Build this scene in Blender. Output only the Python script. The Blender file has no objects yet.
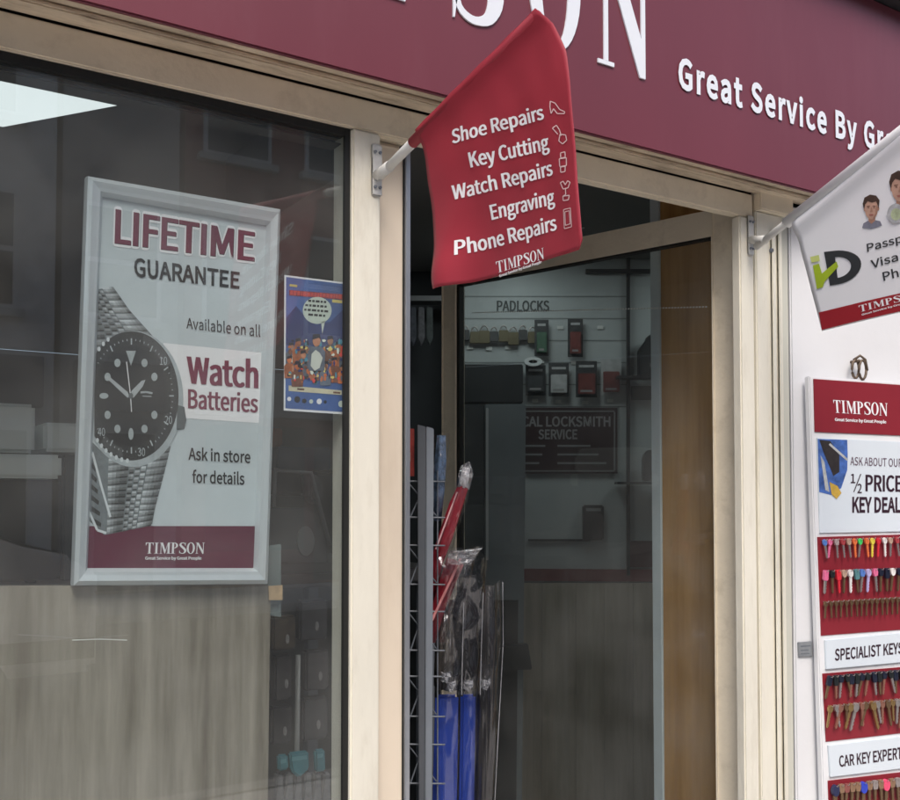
import bpy, bmesh, math, random
from mathutils import Vector, Matrix
random.seed(7)
scene = bpy.context.scene
col = scene.collection

# ------------------------------------------------------------------ camera
FPX, DIST, EYE = 980.0, 1.7, 1.55
YAW, PITCH = math.radians(32.8), math.radians(2.0)
PPY = 460.0      # row of the principal point: the photograph is the upper part of a larger frame
CAM = Vector((0, -DIST, EYE))
FWD = Vector((math.sin(YAW) * math.cos(PITCH), math.cos(YAW) * math.cos(PITCH), math.sin(PITCH)))
RGT = Vector((math.cos(YAW), -math.sin(YAW), 0))
UPV = RGT.cross(FWD)
cd = bpy.data.cameras.new('camera')
cam = bpy.data.objects.new('camera', cd); col.objects.link(cam)
cam.matrix_world = Matrix(((RGT.x, UPV.x, -FWD.x, CAM.x), (RGT.y, UPV.y, -FWD.y, CAM.y), (RGT.z, UPV.z, -FWD.z, CAM.z), (0, 0, 0, 1)))
cd.sensor_width = 36; cd.lens = 36 * FPX / 900; cd.shift_y = (PPY - 400) / 900; cd.clip_start = 0.05; cd.clip_end = 500
scene.camera = cam

# ------------------------------------------------------------------ world, sun, exposure
SUN_EL, SUN_AZ = math.radians(52), math.radians(205)     # azimuth from +Y clockwise: the sun stands behind the camera
w = bpy.data.worlds.new('World'); scene.world = w; w.use_nodes = True
nt = w.node_tree; nt.nodes.clear()
sky = nt.nodes.new('ShaderNodeTexSky'); sky.sky_type = 'NISHITA'; sky.sun_disc = False
sky.sun_elevation = SUN_EL; sky.sun_rotation = SUN_AZ
sky.air_density = 1.0; sky.dust_density = 3.8; sky.ozone_density = 0.6
bg = nt.nodes.new('ShaderNodeBackground'); bg.inputs[1].default_value = 0.12
out = nt.nodes.new('ShaderNodeOutputWorld')
nt.links.new(sky.outputs[0], bg.inputs[0]); nt.links.new(bg.outputs[0], out.inputs[0])
sd = bpy.data.lights.new('sun', 'SUN'); sd.energy = 0.9; sd.angle = math.radians(25); sd.color = (1.0, 0.97, 0.93)
sun = bpy.data.objects.new('sun', sd); col.objects.link(sun)
sdir = Vector((math.sin(SUN_AZ) * math.cos(SUN_EL), math.cos(SUN_AZ) * math.cos(SUN_EL), math.sin(SUN_EL)))
sun.rotation_euler = sdir.to_track_quat('Z', 'Y').to_euler()
sun.location = sdir * 30
vs = scene.view_settings
vs.view_transform = 'Standard'; vs.look = 'None'; vs.gamma = 1; vs.use_curve_mapping = False
vs.exposure = 1.0
scene.cycles.max_bounces = 10; scene.cycles.transparent_max_bounces = 24
scene.cycles.use_denoising = True

# ------------------------------------------------------------------ helpers
def ray(x, y):
    return FWD + RGT * ((x - 450) / FPX) - UPV * ((y - PPY) / FPX)
class Plane:
    """a surface of the place that pixels are traced onto; 'wave' lets cloth and its print share one shape"""
    def __init__(s, p, n, wave=None):
        s.p = Vector(p); s.n = Vector(n).normalized(); s.wave = wave
        if s.n.dot(CAM - s.p) < 0: s.n = -s.n
    def at(s, x, y, off=0.0):
        d = ray(x, y)
        q = CAM + d * ((s.p - CAM).dot(s.n) / d.dot(s.n))
        o = off + (s.wave(x, y) if s.wave else 0)
        return q + s.n * o
def PY(Y): return Plane((0, Y, 0), (0, 1, 0))
def X_at(px, Y, py=494): return PY(Y).at(px, py).x

def tag(o, label, cat=None, group=None, kind=None):
    if label: o['label'] = label
    if cat: o['category'] = cat
    if group: o['group'] = group
    if kind: o['kind'] = kind
    return o
def empty(name, loc=(0, 0, 0)):
    o = bpy.data.objects.new(name, None); col.objects.link(o); o.location = loc; o.empty_display_size = .05
    return o
def link(name, me, mat, parent=None):
    o = bpy.data.objects.new(name, me); col.objects.link(o)
    if mat is not None and len(me.materials) == 0: me.materials.append(mat)
    if parent is not None:
        o.parent = parent
        o.matrix_parent_inverse = Matrix.Translation(-parent_loc(parent))
    return o
def parent_loc(p):
    v = Vector(p.location)
    return v
ORD = ('first', 'second', 'third', 'fourth', 'fifth', 'sixth', 'seventh', 'eighth', 'ninth', 'tenth', 'eleventh', 'twelfth', 'thirteenth', 'fourteenth', 'fifteenth', 'sixteenth', 'seventeenth')
def bm_obj(name, bm, mat, parent=None, smooth=False):
    bmesh.ops.recalc_face_normals(bm, faces=bm.faces)
    me = bpy.data.meshes.new(name); bm.to_mesh(me); bm.free()
    if smooth:
        for p in me.polygons: p.use_smooth = True
    return link(name, me, mat, parent)
def add_box(bm, x0, x1, y0, y1, z0, z1, M=None):
    r = bmesh.ops.create_cube(bm, size=1.0)
    for v in r['verts']:
        v.co = Vector(((x0 + x1) / 2 + v.co.x * (x1 - x0), (y0 + y1) / 2 + v.co.y * (y1 - y0), (z0 + z1) / 2 + v.co.z * (z1 - z0)))
        if M is not None: v.co = M @ v.co
    return r['verts']
def box(name, x0, x1, y0, y1, z0, z1, mat, parent=None, bevel=0.003, M=None, seg=2):
    bm = bmesh.new(); add_box(bm, x0, x1, y0, y1, z0, z1, M)
    if bevel: bmesh.ops.bevel(bm, geom=list(bm.edges), offset=bevel, segments=seg, affect='EDGES', clamp_overlap=True)
    return bm_obj(name, bm, mat, parent)
def add_tube(bm, pts, r, n=8, caps=True):
    pts = [Vector(p) for p in pts]
    rs = r if isinstance(r, (list, tuple)) else [r] * len(pts)
    rings = []
    for i, p in enumerate(pts):
        t = (pts[min(i + 1, len(pts) - 1)] - pts[max(i - 1, 0)]).normalized()
        a = t.cross(Vector((0, 0, 1)));
        if a.length < 1e-3: a = t.cross(Vector((0, 1, 0)))
        a.normalize(); b = t.cross(a)
        rings.append([bm.verts.new(p + (a * math.cos(2 * math.pi * k / n) + b * math.sin(2 * math.pi * k / n)) * rs[i]) for k in range(n)])
    for i in range(len(rings) - 1):
        for k in range(n):
            bm.faces.new((rings[i][k], rings[i][(k + 1) % n], rings[i + 1][(k + 1) % n], rings[i + 1][k]))
    if caps:
        bm.faces.new(rings[0][::-1]); bm.faces.new(rings[-1])
def tube(name, pts, r, mat, parent=None, n=8):
    bm = bmesh.new(); add_tube(bm, pts, r, n)
    return bm_obj(name, bm, mat, parent, smooth=n > 6)
def add_prism(bm, front, back):
    a = [bm.verts.new(p) for p in front]; b = [bm.verts.new(p) for p in back]
    n = len(a)
    bm.faces.new(a); bm.faces.new(b[::-1])
    for i in range(n): bm.faces.new((a[i], b[i], b[(i + 1) % n], a[(i + 1) % n]))
def slab(name, pxs, plane, off, thick, mat, parent=None, bevel=0.0):
    """a plate whose front outline is given in photo pixels on a plane"""
    f = [plane.at(x, y, off) for x, y in pxs]
    bm = bmesh.new(); add_prism(bm, f, [p - plane.n * thick for p in f])
    if bevel: bmesh.ops.bevel(bm, geom=list(bm.edges), offset=bevel, segments=2, affect='EDGES', clamp_overlap=True)
    return bm_obj(name, bm, mat, parent)
def decal(name, polys, plane, off, mat, parent=None):
    """flat print: one or several polygons in photo pixels on a plane"""
    if not isinstance(polys[0][0], (tuple, list)): polys = [polys]
    bm = bmesh.new()
    for k, poly in enumerate(polys):
        vs_ = [bm.verts.new((x, y, 0)) for x, y in poly]
        try: bm.faces.new(vs_)
        except ValueError: pass
    for f in bm.faces: f.normal_update()
    bmesh.ops.triangulate(bm, faces=[f for f in bm.faces if len(f.verts) > 4])
    drape(bm, plane, off)
    return bm_obj(name, bm, mat, parent)
def drape(bm, plane, off):
    """pixel coordinates to the surface; print on cloth is cut fine enough to follow the folds"""
    if plane.wave:
        for f in bm.faces: f.normal_update()
        if any(len(f.verts) > 3 for f in bm.faces): bmesh.ops.triangulate(bm, faces=bm.faces[:])
        for _ in range(6):
            long = [e for e in bm.edges if (e.verts[0].co - e.verts[1].co).length > 5.0]
            if not long: break
            bmesh.ops.subdivide_edges(bm, edges=long, cuts=1); bmesh.ops.triangulate(bm, faces=[f for f in bm.faces if len(f.verts) > 3])
    for v in bm.verts: v.co = plane.at(v.co.x, v.co.y, off)
def strip(pts, wd):
    """quads along a polyline, width in pixels"""
    res = []
    for (x0, y0), (x1, y1) in zip(pts[:-1], pts[1:]):
        dx, dy = x1 - x0, y1 - y0; L = math.hypot(dx, dy) or 1
        nx, ny = -dy / L * wd / 2, dx / L * wd / 2
        res.append([(x0 + nx, y0 + ny), (x1 + nx, y1 + ny), (x1 - nx, y1 - ny), (x0 - nx, y0 - ny)])
    return res
def ell(cx, cy, rx, ry, n=24, a0=0, a1=360, rot=0):
    r = []
    c, s = math.cos(math.radians(rot)), math.sin(math.radians(rot))
    for k in range(n if a1 - a0 >= 360 else n + 1):
        t = math.radians(a0 + (a1 - a0) * k / n)
        x, y = rx * math.cos(t), ry * math.sin(t)
        r.append((cx + x * c - y * s, cy + x * s + y * c))
    return r
def bil(q, u, v):
    (ax, ay), (bx, by), (cx, cy), (dx, dy) = q      # TL TR BR BL ; v = 0 at the bottom
    tx, ty = ax + (bx - ax) * u, ay + (by - ay) * u
    ex, ey = dx + (cx - dx) * u, dy + (cy - dy) * u
    return (ex + (tx - ex) * v, ey + (ty - ey) * v)
_txt = {}
try:                                             # the sans face that ships inside Blender; the built-in face otherwise
    import os
    SANS = bpy.data.fonts.load(os.path.join(bpy.utils.system_resource('DATAFILES'), 'fonts', 'Noto Sans CJK Regular.woff2'))
except Exception:
    SANS = None
def text_mesh(s, bold, space=1.0):
    bold = .006 if bold >= .0195 else bold
    k = (s, bold, space)
    if k not in _txt:
        cu = bpy.data.curves.new('t', 'FONT'); cu.body = s
        if SANS is not None: cu.font = SANS
        cu.resolution_u = 3; cu.offset = bold * .72; cu.space_character = space
        ob = bpy.data.objects.new('t', cu); col.objects.link(ob)
        dg = bpy.context.evaluated_depsgraph_get(); dg.update()
        me = bpy.data.meshes.new_from_object(ob.evaluated_get(dg))
        V = [v.co.copy() for v in me.vertices]; P = [tuple(p.vertices) for p in me.polygons]
        bpy.data.objects.remove(ob); bpy.data.curves.remove(cu); bpy.data.meshes.remove(me)
        _txt[k] = (V, P)
    return _txt[k]
CAPH = max(v.y for v in text_mesh('H', 0.0)[0])
def SHIFTS(b):
    if b >= .04: return [(0, 0)] + [(.024 * math.cos(t), .024 * math.sin(t)) for t in [math.pi * k / 6 for k in range(12)]]
    if b >= .0195: return [(0, 0), (-b * .42, 0), (b * .42, 0)]
    return [(0, 0)]
def text(name, s, quad, plane, off, mat, parent=None, bold=0.012, space=1.0, fit_to=None):
    """quad in pixels: cap line left, cap line right, baseline right, baseline left"""
    V, P = text_mesh(s, bold, space)
    R_ = V if fit_to is None else text_mesh(fit_to, bold, space)[0]
    x0, x1 = min(v.x for v in R_), max(v.x for v in R_)
    big = bmesh.new()
    for k, (sx, sy) in enumerate(SHIFTS(bold)):      # heavy strokes: the letter printed several times, a hair apart
        bm = bmesh.new()
        vv = [bm.verts.new((*bil(quad, (v.x + sx - x0) / (x1 - x0), (v.y + sy) / CAPH), 0)) for v in V]
        for p in P:
            try: bm.faces.new([vv[i] for i in p])
            except ValueError: pass
        drape(bm, plane, off + k * 2e-5)
        tmp = bpy.data.meshes.new('t'); bm.to_mesh(tmp); bm.free(); big.from_mesh(tmp); bpy.data.meshes.remove(tmp)
    return bm_obj(name, big, mat, parent)
# --- condensed roman capitals drawn as outlines (cap height 1)
def _ring(cx, cy, RX, RY, rx, ry, a0, a1, n=20):
    q = []
    for k in range(n):
        t0, t1 = (math.radians(a0 + (a1 - a0) * j / n) for j in (k, k + 1))
        q.append([(cx + RX * math.cos(t0), cy + RY * math.sin(t0)), (cx + RX * math.cos(t1), cy + RY * math.sin(t1)),
                  (cx + rx * math.cos(t1), cy + ry * math.sin(t1)), (cx + rx * math.cos(t0), cy + ry * math.sin(t0))])
    return q
def _rect(a, b, c, d): return [(a, c), (b, c), (b, d), (a, d)]
def _S():
    ctl = [(.43, .80, .022), (.415, .90, .03), (.34, .965, .035), (.25, .975, .035), (.15, .945, .05), (.105, .86, .075), (.11, .76, .085), (.18, .66, .09), (.28, .55, .095),
           (.38, .43, .095), (.445, .31, .088), (.44, .18, .08), (.38, .07, .055), (.28, .025, .035), (.18, .03, .032), (.09, .09, .03), (.055, .22, .022)]
    pts = []
    n = len(ctl)
    for i in range(n - 1):                      # Catmull-Rom
        P0, P1, P2, P3 = (ctl[max(i - 1, 0)], ctl[i], ctl[i + 1], ctl[min(i + 2, n - 1)])
        for j in range(3):
            t = j / 3
            pts.append(tuple(.5 * (2 * P1[k] + (P2[k] - P0[k]) * t + (2 * P0[k] - 5 * P1[k] + 4 * P2[k] - P3[k]) * t * t + (3 * P1[k] - P0[k] - 3 * P2[k] + P3[k]) * t ** 3) for k in range(3)))
    pts.append(ctl[-1])
    L, Rr = [], []
    for i, (x, y, h) in enumerate(pts):
        a, b = pts[max(i - 1, 0)], pts[min(i + 1, len(pts) - 1)]
        dx, dy = b[0] - a[0], b[1] - a[1]; l = math.hypot(dx, dy)
        L.append((x - dy / l * h * .9, y + dx / l * h * .9)); Rr.append((x + dy / l * h * .9, y - dx / l * h * .9))
    q = [[L[i], L[i + 1], Rr[i + 1], Rr[i]] for i in range(len(L) - 1)]
    q.append([(.405, .80), (.465, .70), (.475, 1.0), (.46, 1.0)]); q.append([(.03, .0), (.045, .0), (.085, .22), (.03, .31)])
    return q
ROMAN = {
 'T': (.56, [_rect(.21, .35, .035, .945), _rect(.13, .43, 0, .033), _rect(0, .56, .947, 1), [(0, .945), (.012, .70), (.09, .945)], [(.56, .945), (.47, .945), (.548, .70)]]),
 'I': (.32, [_rect(.09, .23, .035, .965), _rect(.01, .31, 0, .033), _rect(.01, .31, .967, 1)]),
 'M': (.76, [[(.09, .035), (.13, .035), (.13, .86), (.37, 0), (.40, 0), (.58, .80), (.58, .035), (.72, .035), (.72, .965), (.59, .965), (.43, .31), (.245, .965), (.09, .965)],
             _rect(.02, .20, 0, .033), _rect(.50, .79, 0, .033), _rect(.02, .245, .967, 1), _rect(.59, .79, .967, 1)]),
 'P': (.52, [_rect(.08, .22, .035, .965), _rect(.0, .30, 0, .033), _rect(.0, .22, .967, 1)] + _ring(.222, .74, .28, .26, .14, .215, -90, 90, 14)),
 'S': (.50, _S()),
 'O': (.58, _ring(.29, .5, .285, .52, .145, .47, 0, 360, 36)),
 'N': (.64, [[(.07, .035), (.12, .035), (.12, .84), (.50, -.02), (.57, -.02), (.57, .965), (.52, .965), (.52, .30), (.20, 1), (.0, 1), (.0, .967), (.07, .967)],
             _rect(0, .19, 0, .033), _rect(.45, .64, .967, 1)]),
}
def roman_word(s, gap=.05):
    x, res = 0, []
    for ch in s:
        wd, q = ROMAN[ch]
        res.append((x, wd, q)); x += wd + gap
    return res, x - gap
def roman_text(name, s, quad, plane, off, mat, parent=None):
    items, W = roman_word(s)
    bm = bmesh.new()
    for x, wd, polys in items:
        for poly in polys:
            bm.faces.new([bm.verts.new((*bil(quad, (x + a) / W, b), 0)) for a, b in poly])
    bmesh.ops.triangulate(bm, faces=[f for f in bm.faces if len(f.verts) > 4])
    drape(bm, plane, off)
    return bm_obj(name, bm, mat, parent)

# ------------------------------------------------------------------ materials
MATS = {}
def mat(name, c, rough=.5, var=.08, scale=6.0, bump=.0, bscale=60.0, metal=0.0, spec=.5, stretch=(1, 1, 1), coat=0.0, dirt=0.0, dirtc=(.12, .1, .07), alpha=1.0, sheen=0.0):
    if name in MATS: return MATS[name]
    m = bpy.data.materials.new(name); m.use_nodes = True
    N = m.node_tree; b = N.nodes['Principled BSDF']
    b.inputs['Roughness'].default_value = rough; b.inputs['Metallic'].default_value = metal
    b.inputs['Specular IOR Level'].default_value = spec; b.inputs['Coat Weight'].default_value = coat
    b.inputs['Alpha'].default_value = alpha
    tc = N.nodes.new('ShaderNodeTexCoord'); mp = N.nodes.new('ShaderNodeMapping'); mp.inputs['Scale'].default_value = stretch
    N.links.new(tc.outputs['Object'], mp.inputs[0])
    nz = N.nodes.new('ShaderNodeTexNoise'); nz.inputs['Scale'].default_value = scale; nz.inputs['Detail'].default_value = 6; nz.inputs['Roughness'].default_value = .62
    N.links.new(mp.outputs[0], nz.inputs['Vector'])
    cr = N.nodes.new('ShaderNodeValToRGB')
    cr.color_ramp.elements[0].position = .3; cr.color_ramp.elements[1].position = .72
    lo = [max(0, k * (1 - var)) for k in c]; hi = [min(1, k * (1 + var)) for k in c]
    cr.color_ramp.elements[0].color = (*lo, 1); cr.color_ramp.elements[1].color = (*hi, 1)
    N.links.new(nz.outputs['Fac'], cr.inputs[0])
    last = cr.outputs[0]
    if dirt:
        n2 = N.nodes.new('ShaderNodeTexNoise'); n2.inputs['Scale'].default_value = scale * 2.3; n2.inputs['Detail'].default_value = 9; n2.inputs['Roughness'].default_value = .7
        N.links.new(mp.outputs[0], n2.inputs['Vector'])
        r2 = N.nodes.new('ShaderNodeValToRGB'); r2.color_ramp.elements[0].position = .52; r2.color_ramp.elements[1].position = .78
        r2.color_ramp.elements[1].color = (dirt, dirt, dirt, 1); r2.color_ramp.elements[0].color = (0, 0, 0, 1)
        N.links.new(n2.outputs['Fac'], r2.inputs[0])
        mx = N.nodes.new('ShaderNodeMix'); mx.data_type = 'RGBA'
        N.links.new(r2.outputs[0], mx.inputs[0]); N.links.new(last, mx.inputs[6]); mx.inputs[7].default_value = (*dirtc, 1)
        last = mx.outputs[2]
    N.links.new(last, b.inputs['Base Color'])
    if bump:
        n3 = N.nodes.new('ShaderNodeTexNoise'); n3.inputs['Scale'].default_value = bscale; n3.inputs['Detail'].default_value = 5
        N.links.new(mp.outputs[0], n3.inputs['Vector'])
        bp = N.nodes.new('ShaderNodeBump'); bp.inputs['Strength'].default_value = bump; bp.inputs['Distance'].default_value = .01
        N.links.new(n3.outputs['Fac'], bp.inputs['Height']); N.links.new(bp.outputs[0], b.inputs['Normal'])
    MATS[name] = m
    return m
def glass(name, tint, f0=.04, rough=0.0, haze=0.0, hazec=(.5, .5, .5)):
    """clear sheet: see-through, mirrored by Schlick's law"""
    m = bpy.data.materials.new(name); m.use_nodes = True; N = m.node_tree; N.nodes.clear()
    o = N.nodes.new('ShaderNodeOutputMaterial'); tr = N.nodes.new('ShaderNodeBsdfTransparent'); gl = N.nodes.new('ShaderNodeBsdfGlossy')
    tr.inputs[0].default_value = (*tint, 1); gl.inputs['Roughness'].default_value = rough; gl.inputs['Color'].default_value = (1, 1, 1, 1)
    lw = N.nodes.new('ShaderNodeLayerWeight'); lw.inputs[0].default_value = .5
    pw = N.nodes.new('ShaderNodeMath'); pw.operation = 'POWER'; pw.inputs[1].default_value = 5
    N.links.new(lw.outputs['Facing'], pw.inputs[0])
    ma = N.nodes.new('ShaderNodeMath'); ma.operation = 'MULTIPLY_ADD'; ma.inputs[1].default_value = 1 - f0; ma.inputs[2].default_value = f0
    N.links.new(pw.outputs[0], ma.inputs[0])
    mx = N.nodes.new('ShaderNodeMixShader'); N.links.new(ma.outputs[0], mx.inputs[0]); N.links.new(tr.outputs[0], mx.inputs[1]); N.links.new(gl.outputs[0], mx.inputs[2])
    last = mx
    if haze:                                   # smudges on the window, a painted veil of light on the door
        df = N.nodes.new('ShaderNodeBsdfDiffuse'); df.inputs[0].default_value = (*hazec, 1)
        nz = N.nodes.new('ShaderNodeTexNoise'); nz.inputs['Scale'].default_value = 5; nz.inputs['Detail'].default_value = 8
        tc = N.nodes.new('ShaderNodeTexCoord'); N.links.new(tc.outputs['Object'], nz.inputs['Vector'])
        mr = N.nodes.new('ShaderNodeMapRange'); mr.inputs[1].default_value = .35; mr.inputs[2].default_value = .75; mr.inputs[3].default_value = haze * .3; mr.inputs[4].default_value = haze
        N.links.new(nz.outputs['Fac'], mr.inputs[0])
        m2 = N.nodes.new('ShaderNodeMixShader'); N.links.new(mr.outputs[0], m2.inputs[0]); N.links.new(mx.outputs[0], m2.inputs[1]); N.links.new(df.outputs[0], m2.inputs[2])
        last = m2
    N.links.new(last.outputs[0], o.inputs[0])
    return m
def emit(name, c, s):
    m = bpy.data.materials.new(name); m.use_nodes = True; N = m.node_tree; N.nodes.clear()
    o = N.nodes.new('ShaderNodeOutputMaterial'); e = N.nodes.new('ShaderNodeEmission'); e.inputs[0].default_value = (*c, 1); e.inputs[1].default_value = s
    N.links.new(e.outputs[0], o.inputs[0]); return m
CREAM = mat('cream_paint', (.79, .71, .56), .42, .08, 6.0, bump=.12, bscale=70, dirt=.4, dirtc=(.32, .26, .17))
CREAM_W = mat('cream_white_paint', (.79, .76, .655), .42, .08, 7.0, bump=.12, bscale=70, dirt=.4, dirtc=(.42, .37, .28), stretch=(1, 1, .25))
TRIM = mat('weathered_wood_trim', (.58, .49, .37), .7, .3, 9.0, bump=.5, bscale=40, stretch=(.5, 3, 3), dirt=1.0, dirtc=(.16, .11, .07))
GASK = mat('black_gasket', (.012, .013, .012), .5)
FASC = mat('burgundy_panel', (.165, .036, .052), .36, .07, 1.3, bump=.02, bscale=12, dirt=.32, dirtc=(.22, .075, .095), stretch=(1.5, 1, .35))
LETW = mat('white_sign_letter', (.80, .84, .90), .35, .02)
WALLW = mat('white_render', (.74, .75, .77), .6, .05, 2.0, bump=.06, bscale=25, dirt=.12, dirtc=(.5, .5, .5))
FLAGR = mat('red_flag_cloth', (.325, .026, .044), .55, .05, 4.0, bump=.02, bscale=220, spec=.4)
FLAGW = mat('white_flag_vinyl', (.83, .85, .88), .45, .03, 3.0)
PWHITE = mat('print_white', (.88, .88, .90), .5, .01)
PBLACK = mat('print_black', (.016, .017, .02), .5, .05)
PBURG = mat('print_burgundy', (.19, .012, .05), .5, .04)
PBLUE = mat('print_pale_blue', (.57, .635, .665), .45, .10, 3.5)
SILVER = mat('silver_frame', (.62, .67, .70), .4, .06, 4.0, metal=.25)
GREYM = mat('grey_metal', (.16, .18, .21), .45, .08, 8)
ALUM = mat('aluminium', (.55, .58, .62), .35, .05, metal=.8)
DARK = mat('dark_plastic', (.018, .02, .022), .45, .1)
WALLI = mat('interior_wall', (.16, .17, .17), .8, .06, 2)
CEIL = mat('interior_ceiling', (.17, .17, .165), .9, .05, 2)
def wood(name, c1, c2, pitch, rough=.5, stripe=.2):
    m = bpy.data.materials.new(name); m.use_nodes = True; N = m.node_tree; b = N.nodes['Principled BSDF']; b.inputs['Roughness'].default_value = rough
    tc = N.nodes.new('ShaderNodeTexCoord'); mp = N.nodes.new('ShaderNodeMapping'); mp.inputs['Scale'].default_value = (1, 1, .07)
    N.links.new(tc.outputs['Object'], mp.inputs[0])
    n1 = N.nodes.new('ShaderNodeTexNoise'); n1.inputs['Scale'].default_value = pitch * 2.2; n1.inputs['Detail'].default_value = 7; n1.inputs['Roughness'].default_value = .65; n1.inputs['Distortion'].default_value = .12
    N.links.new(mp.outputs[0], n1.inputs['Vector'])
    n2 = N.nodes.new('ShaderNodeTexNoise'); n2.inputs['Scale'].default_value = 5; n2.inputs['Detail'].default_value = 9; n2.inputs['Roughness'].default_value = .65
    m2 = N.nodes.new('ShaderNodeMapping'); m2.inputs['Scale'].default_value = (1, 1, .5); N.links.new(tc.outputs['Object'], m2.inputs[0]); N.links.new(m2.outputs[0], n2.inputs['Vector'])
    ad = N.nodes.new('ShaderNodeMath'); ad.operation = 'MULTIPLY_ADD'; ad.inputs[1].default_value = .45
    N.links.new(n2.outputs['Fac'], ad.inputs[0]); N.links.new(n1.outputs['Fac'], ad.inputs[2])
    m4 = N.nodes.new('ShaderNodeMapping'); m4.inputs['Scale'].default_value = (1, 1, 0.0); N.links.new(tc.outputs['Object'], m4.inputs[0])
    n4 = N.nodes.new('ShaderNodeTexNoise'); n4.inputs['Scale'].default_value = pitch * 1.6; n4.inputs['Detail'].default_value = 1.5; N.links.new(m4.outputs[0], n4.inputs['Vector'])
    a4 = N.nodes.new('ShaderNodeMath'); a4.operation = 'MULTIPLY_ADD'; a4.inputs[1].default_value = stripe; a4.inputs[2].default_value = -stripe / 2
    N.links.new(n4.outputs['Fac'], a4.inputs[0])
    a5 = N.nodes.new('ShaderNodeMath'); a5.operation = 'ADD'; N.links.new(ad.outputs[0], a5.inputs[0]); N.links.new(a4.outputs[0], a5.inputs[1]); ad = a5
    cr = N.nodes.new('ShaderNodeValToRGB'); cr.color_ramp.elements[0].position = .5; cr.color_ramp.elements[1].position = .95
    cr.color_ramp.elements[0].color = (*c1, 1); cr.color_ramp.elements[1].color = (*c2, 1)
    N.links.new(ad.outputs[0], cr.inputs[0]); N.links.new(cr.outputs[0], b.inputs['Base Color'])
    return m
GREYWOOD = wood('grey_wood_laminate', (.165, .142, .108), (.375, .342, .285), 16, .45, .6)
BROWNWOOD = wood('brown_plywood', (.48, .235, .07), (.76, .42, .16), 10, .5, .15)
DARKWOOD = wood('dark_plank_wood', (.32, .265, .20), (.50, .435, .345), 12, .5, .4)
GLASS_W = glass('window_glass', (.90, .925, .925), .062, haze=.07, hazec=(.6, .6, .57))
GLASS_D = glass('door_glass', (.88, .91, .91), .055, haze=.09)  # haze here is a painted veil lifting the dim interior
FILM = glass('crumpled_film_glint', (.9, .9, .92), .14, rough=.1, haze=.55, hazec=(.62, .64, .68))  # milky haze paints the bright glints of crumpled wrap
PLASTIC = glass('clear_plastic_wrap', (.93, .93, .94), .10, rough=.06)

# ------------------------------------------------------------------ ground, road, room shell
def sheet(name, x0, x1, y0, y1, z, m, kind='structure'):
    bm = bmesh.new(); bm.faces.new([bm.verts.new(p) for p in ((x0, y0, z), (x1, y0, z), (x1, y1, z), (x0, y1, z))])
    o = bm_obj(name, bm, m); o['kind'] = kind; return o
sheet('ground', -80, 80, -90, 60, -.13, mat('ground_earth', (.08, .075, .065), .9, .2, 1))
o = box('pavement', -30, 30, -3.2, -.02, -.125, -.01, mat('paving', (.46, .44, .41), .85, .15, 2, bump=.2, bscale=30), None, .01); o['kind'] = 'structure'
o = box('kerb', -30, 30, -3.36, -3.205, -.125, -.004, mat('kerb_stone', (.27, .26, .25), .85, .15, 3, bump=.2), None, .012); o['kind'] = 'structure'
sheet('road', -40, 40, -11.3, -3.36, -.12, mat('asphalt', (.05, .05, .052), .85, .25, 3, bump=.4, bscale=90))
o = box('pavement', -30, 30, -14, -11.3, -.125, -.005, MATS['paving'], None, .01); o['kind'] = 'structure'
o = box('shop_floor', -2.6, 4.6, .1, 6.0, -.06, .0, mat('vinyl_floor', (.06, .055, .05), .5, .15, 3), None, 0); o['kind'] = 'structure'
o = box('shop_ceiling', -2.6, 4.6, .1, 6.0, 2.602, 2.66, CEIL, None, 0); o['kind'] = 'structure'
o = box('reflection_blocker', 1.06, 1.10, .13, 1.25, 2.33, 2.6, CEIL, None, 0); o['kind'] = 'structure'  # unseen board added to keep the panel's reflection off the door glass
o = box('wall_left', -2.66, -2.6, .1, 6.06, 0, 2.6, WALLI, None, 0); o['kind'] = 'structure'
o = box('wall_right', 4.6, 4.66, .1, 6.06, 0, 2.6, WALLI, None, 0); o['kind'] = 'structure'
o = box('wall_back', -2.6, 4.6, 6.0, 6.06, 0, 2.6, WALLI, None, 0); o['kind'] = 'structure'

# ------------------------------------------------------------------ shop front frame
XM0, XM1 = X_at(351, 0), X_at(379.5, 0)          # mullion
XJ1 = X_at(404, .03)                             # inner jamb
XH = X_at(741, 0)                                # hinge jamb
XR0, XR1 = X_at(742, 0), X_at(756, 0)
ZB, ZG = 2.269, 2.331
XB_ = X_at(740, .05) + .06
front = empty('shopfront', (0, 0, 0))
tag(front, 'cream painted shopfront frame with wide dark window and door opening', 'shopfront')
box('head_beam', -2.6, XR1 + .0, 0.0, .027, ZB, ZG, CREAM, front)
box('beam_rear', -2.6, XJ1, 0.0275, .09, ZB + .001, ZG, CREAM, front)
box('beam_groove', -2.6, 2.24, 0.012, .09, ZG + .001, ZG + .012, GASK, front, 0)
box('mullion', XM0, XM1, -.002, .085, .02, ZB - .001, CREAM_W, front, .004)
box('inner_jamb', XM1 + .001, XJ1, .03, .12, .02, ZB - .001, mat('warm_cream', (.76, .66, .53), .42, .06, 3, dirt=.3, dirtc=(.45, .34, .24), stretch=(1, 1, .3)), front, .008)
box('jamb_bead', XJ1 + .004, X_at(410.5, .03), .03, .05, .02, ZB - .002, ALUM, front, .002)
box('jamb_groove', XJ1, XJ1 + .004, .038, .12, .02, ZB - .002, GASK, front, 0)
box('hinge_jamb', XR0, XR1, -.002, .027, .02, ZB - .001, CREAM_W, front, .004)
box('jamb_groove', XR1, XR1 + .006, .02, .09, .02, ZG, GASK, front, 0)
box('stall_riser', -2.6, XM0, .0, .09, .0, .55, CREAM, front, .004)
box('window_sill', -2.6, XM0, -.03, .0, .50, .56, CREAM, front, .006)
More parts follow.
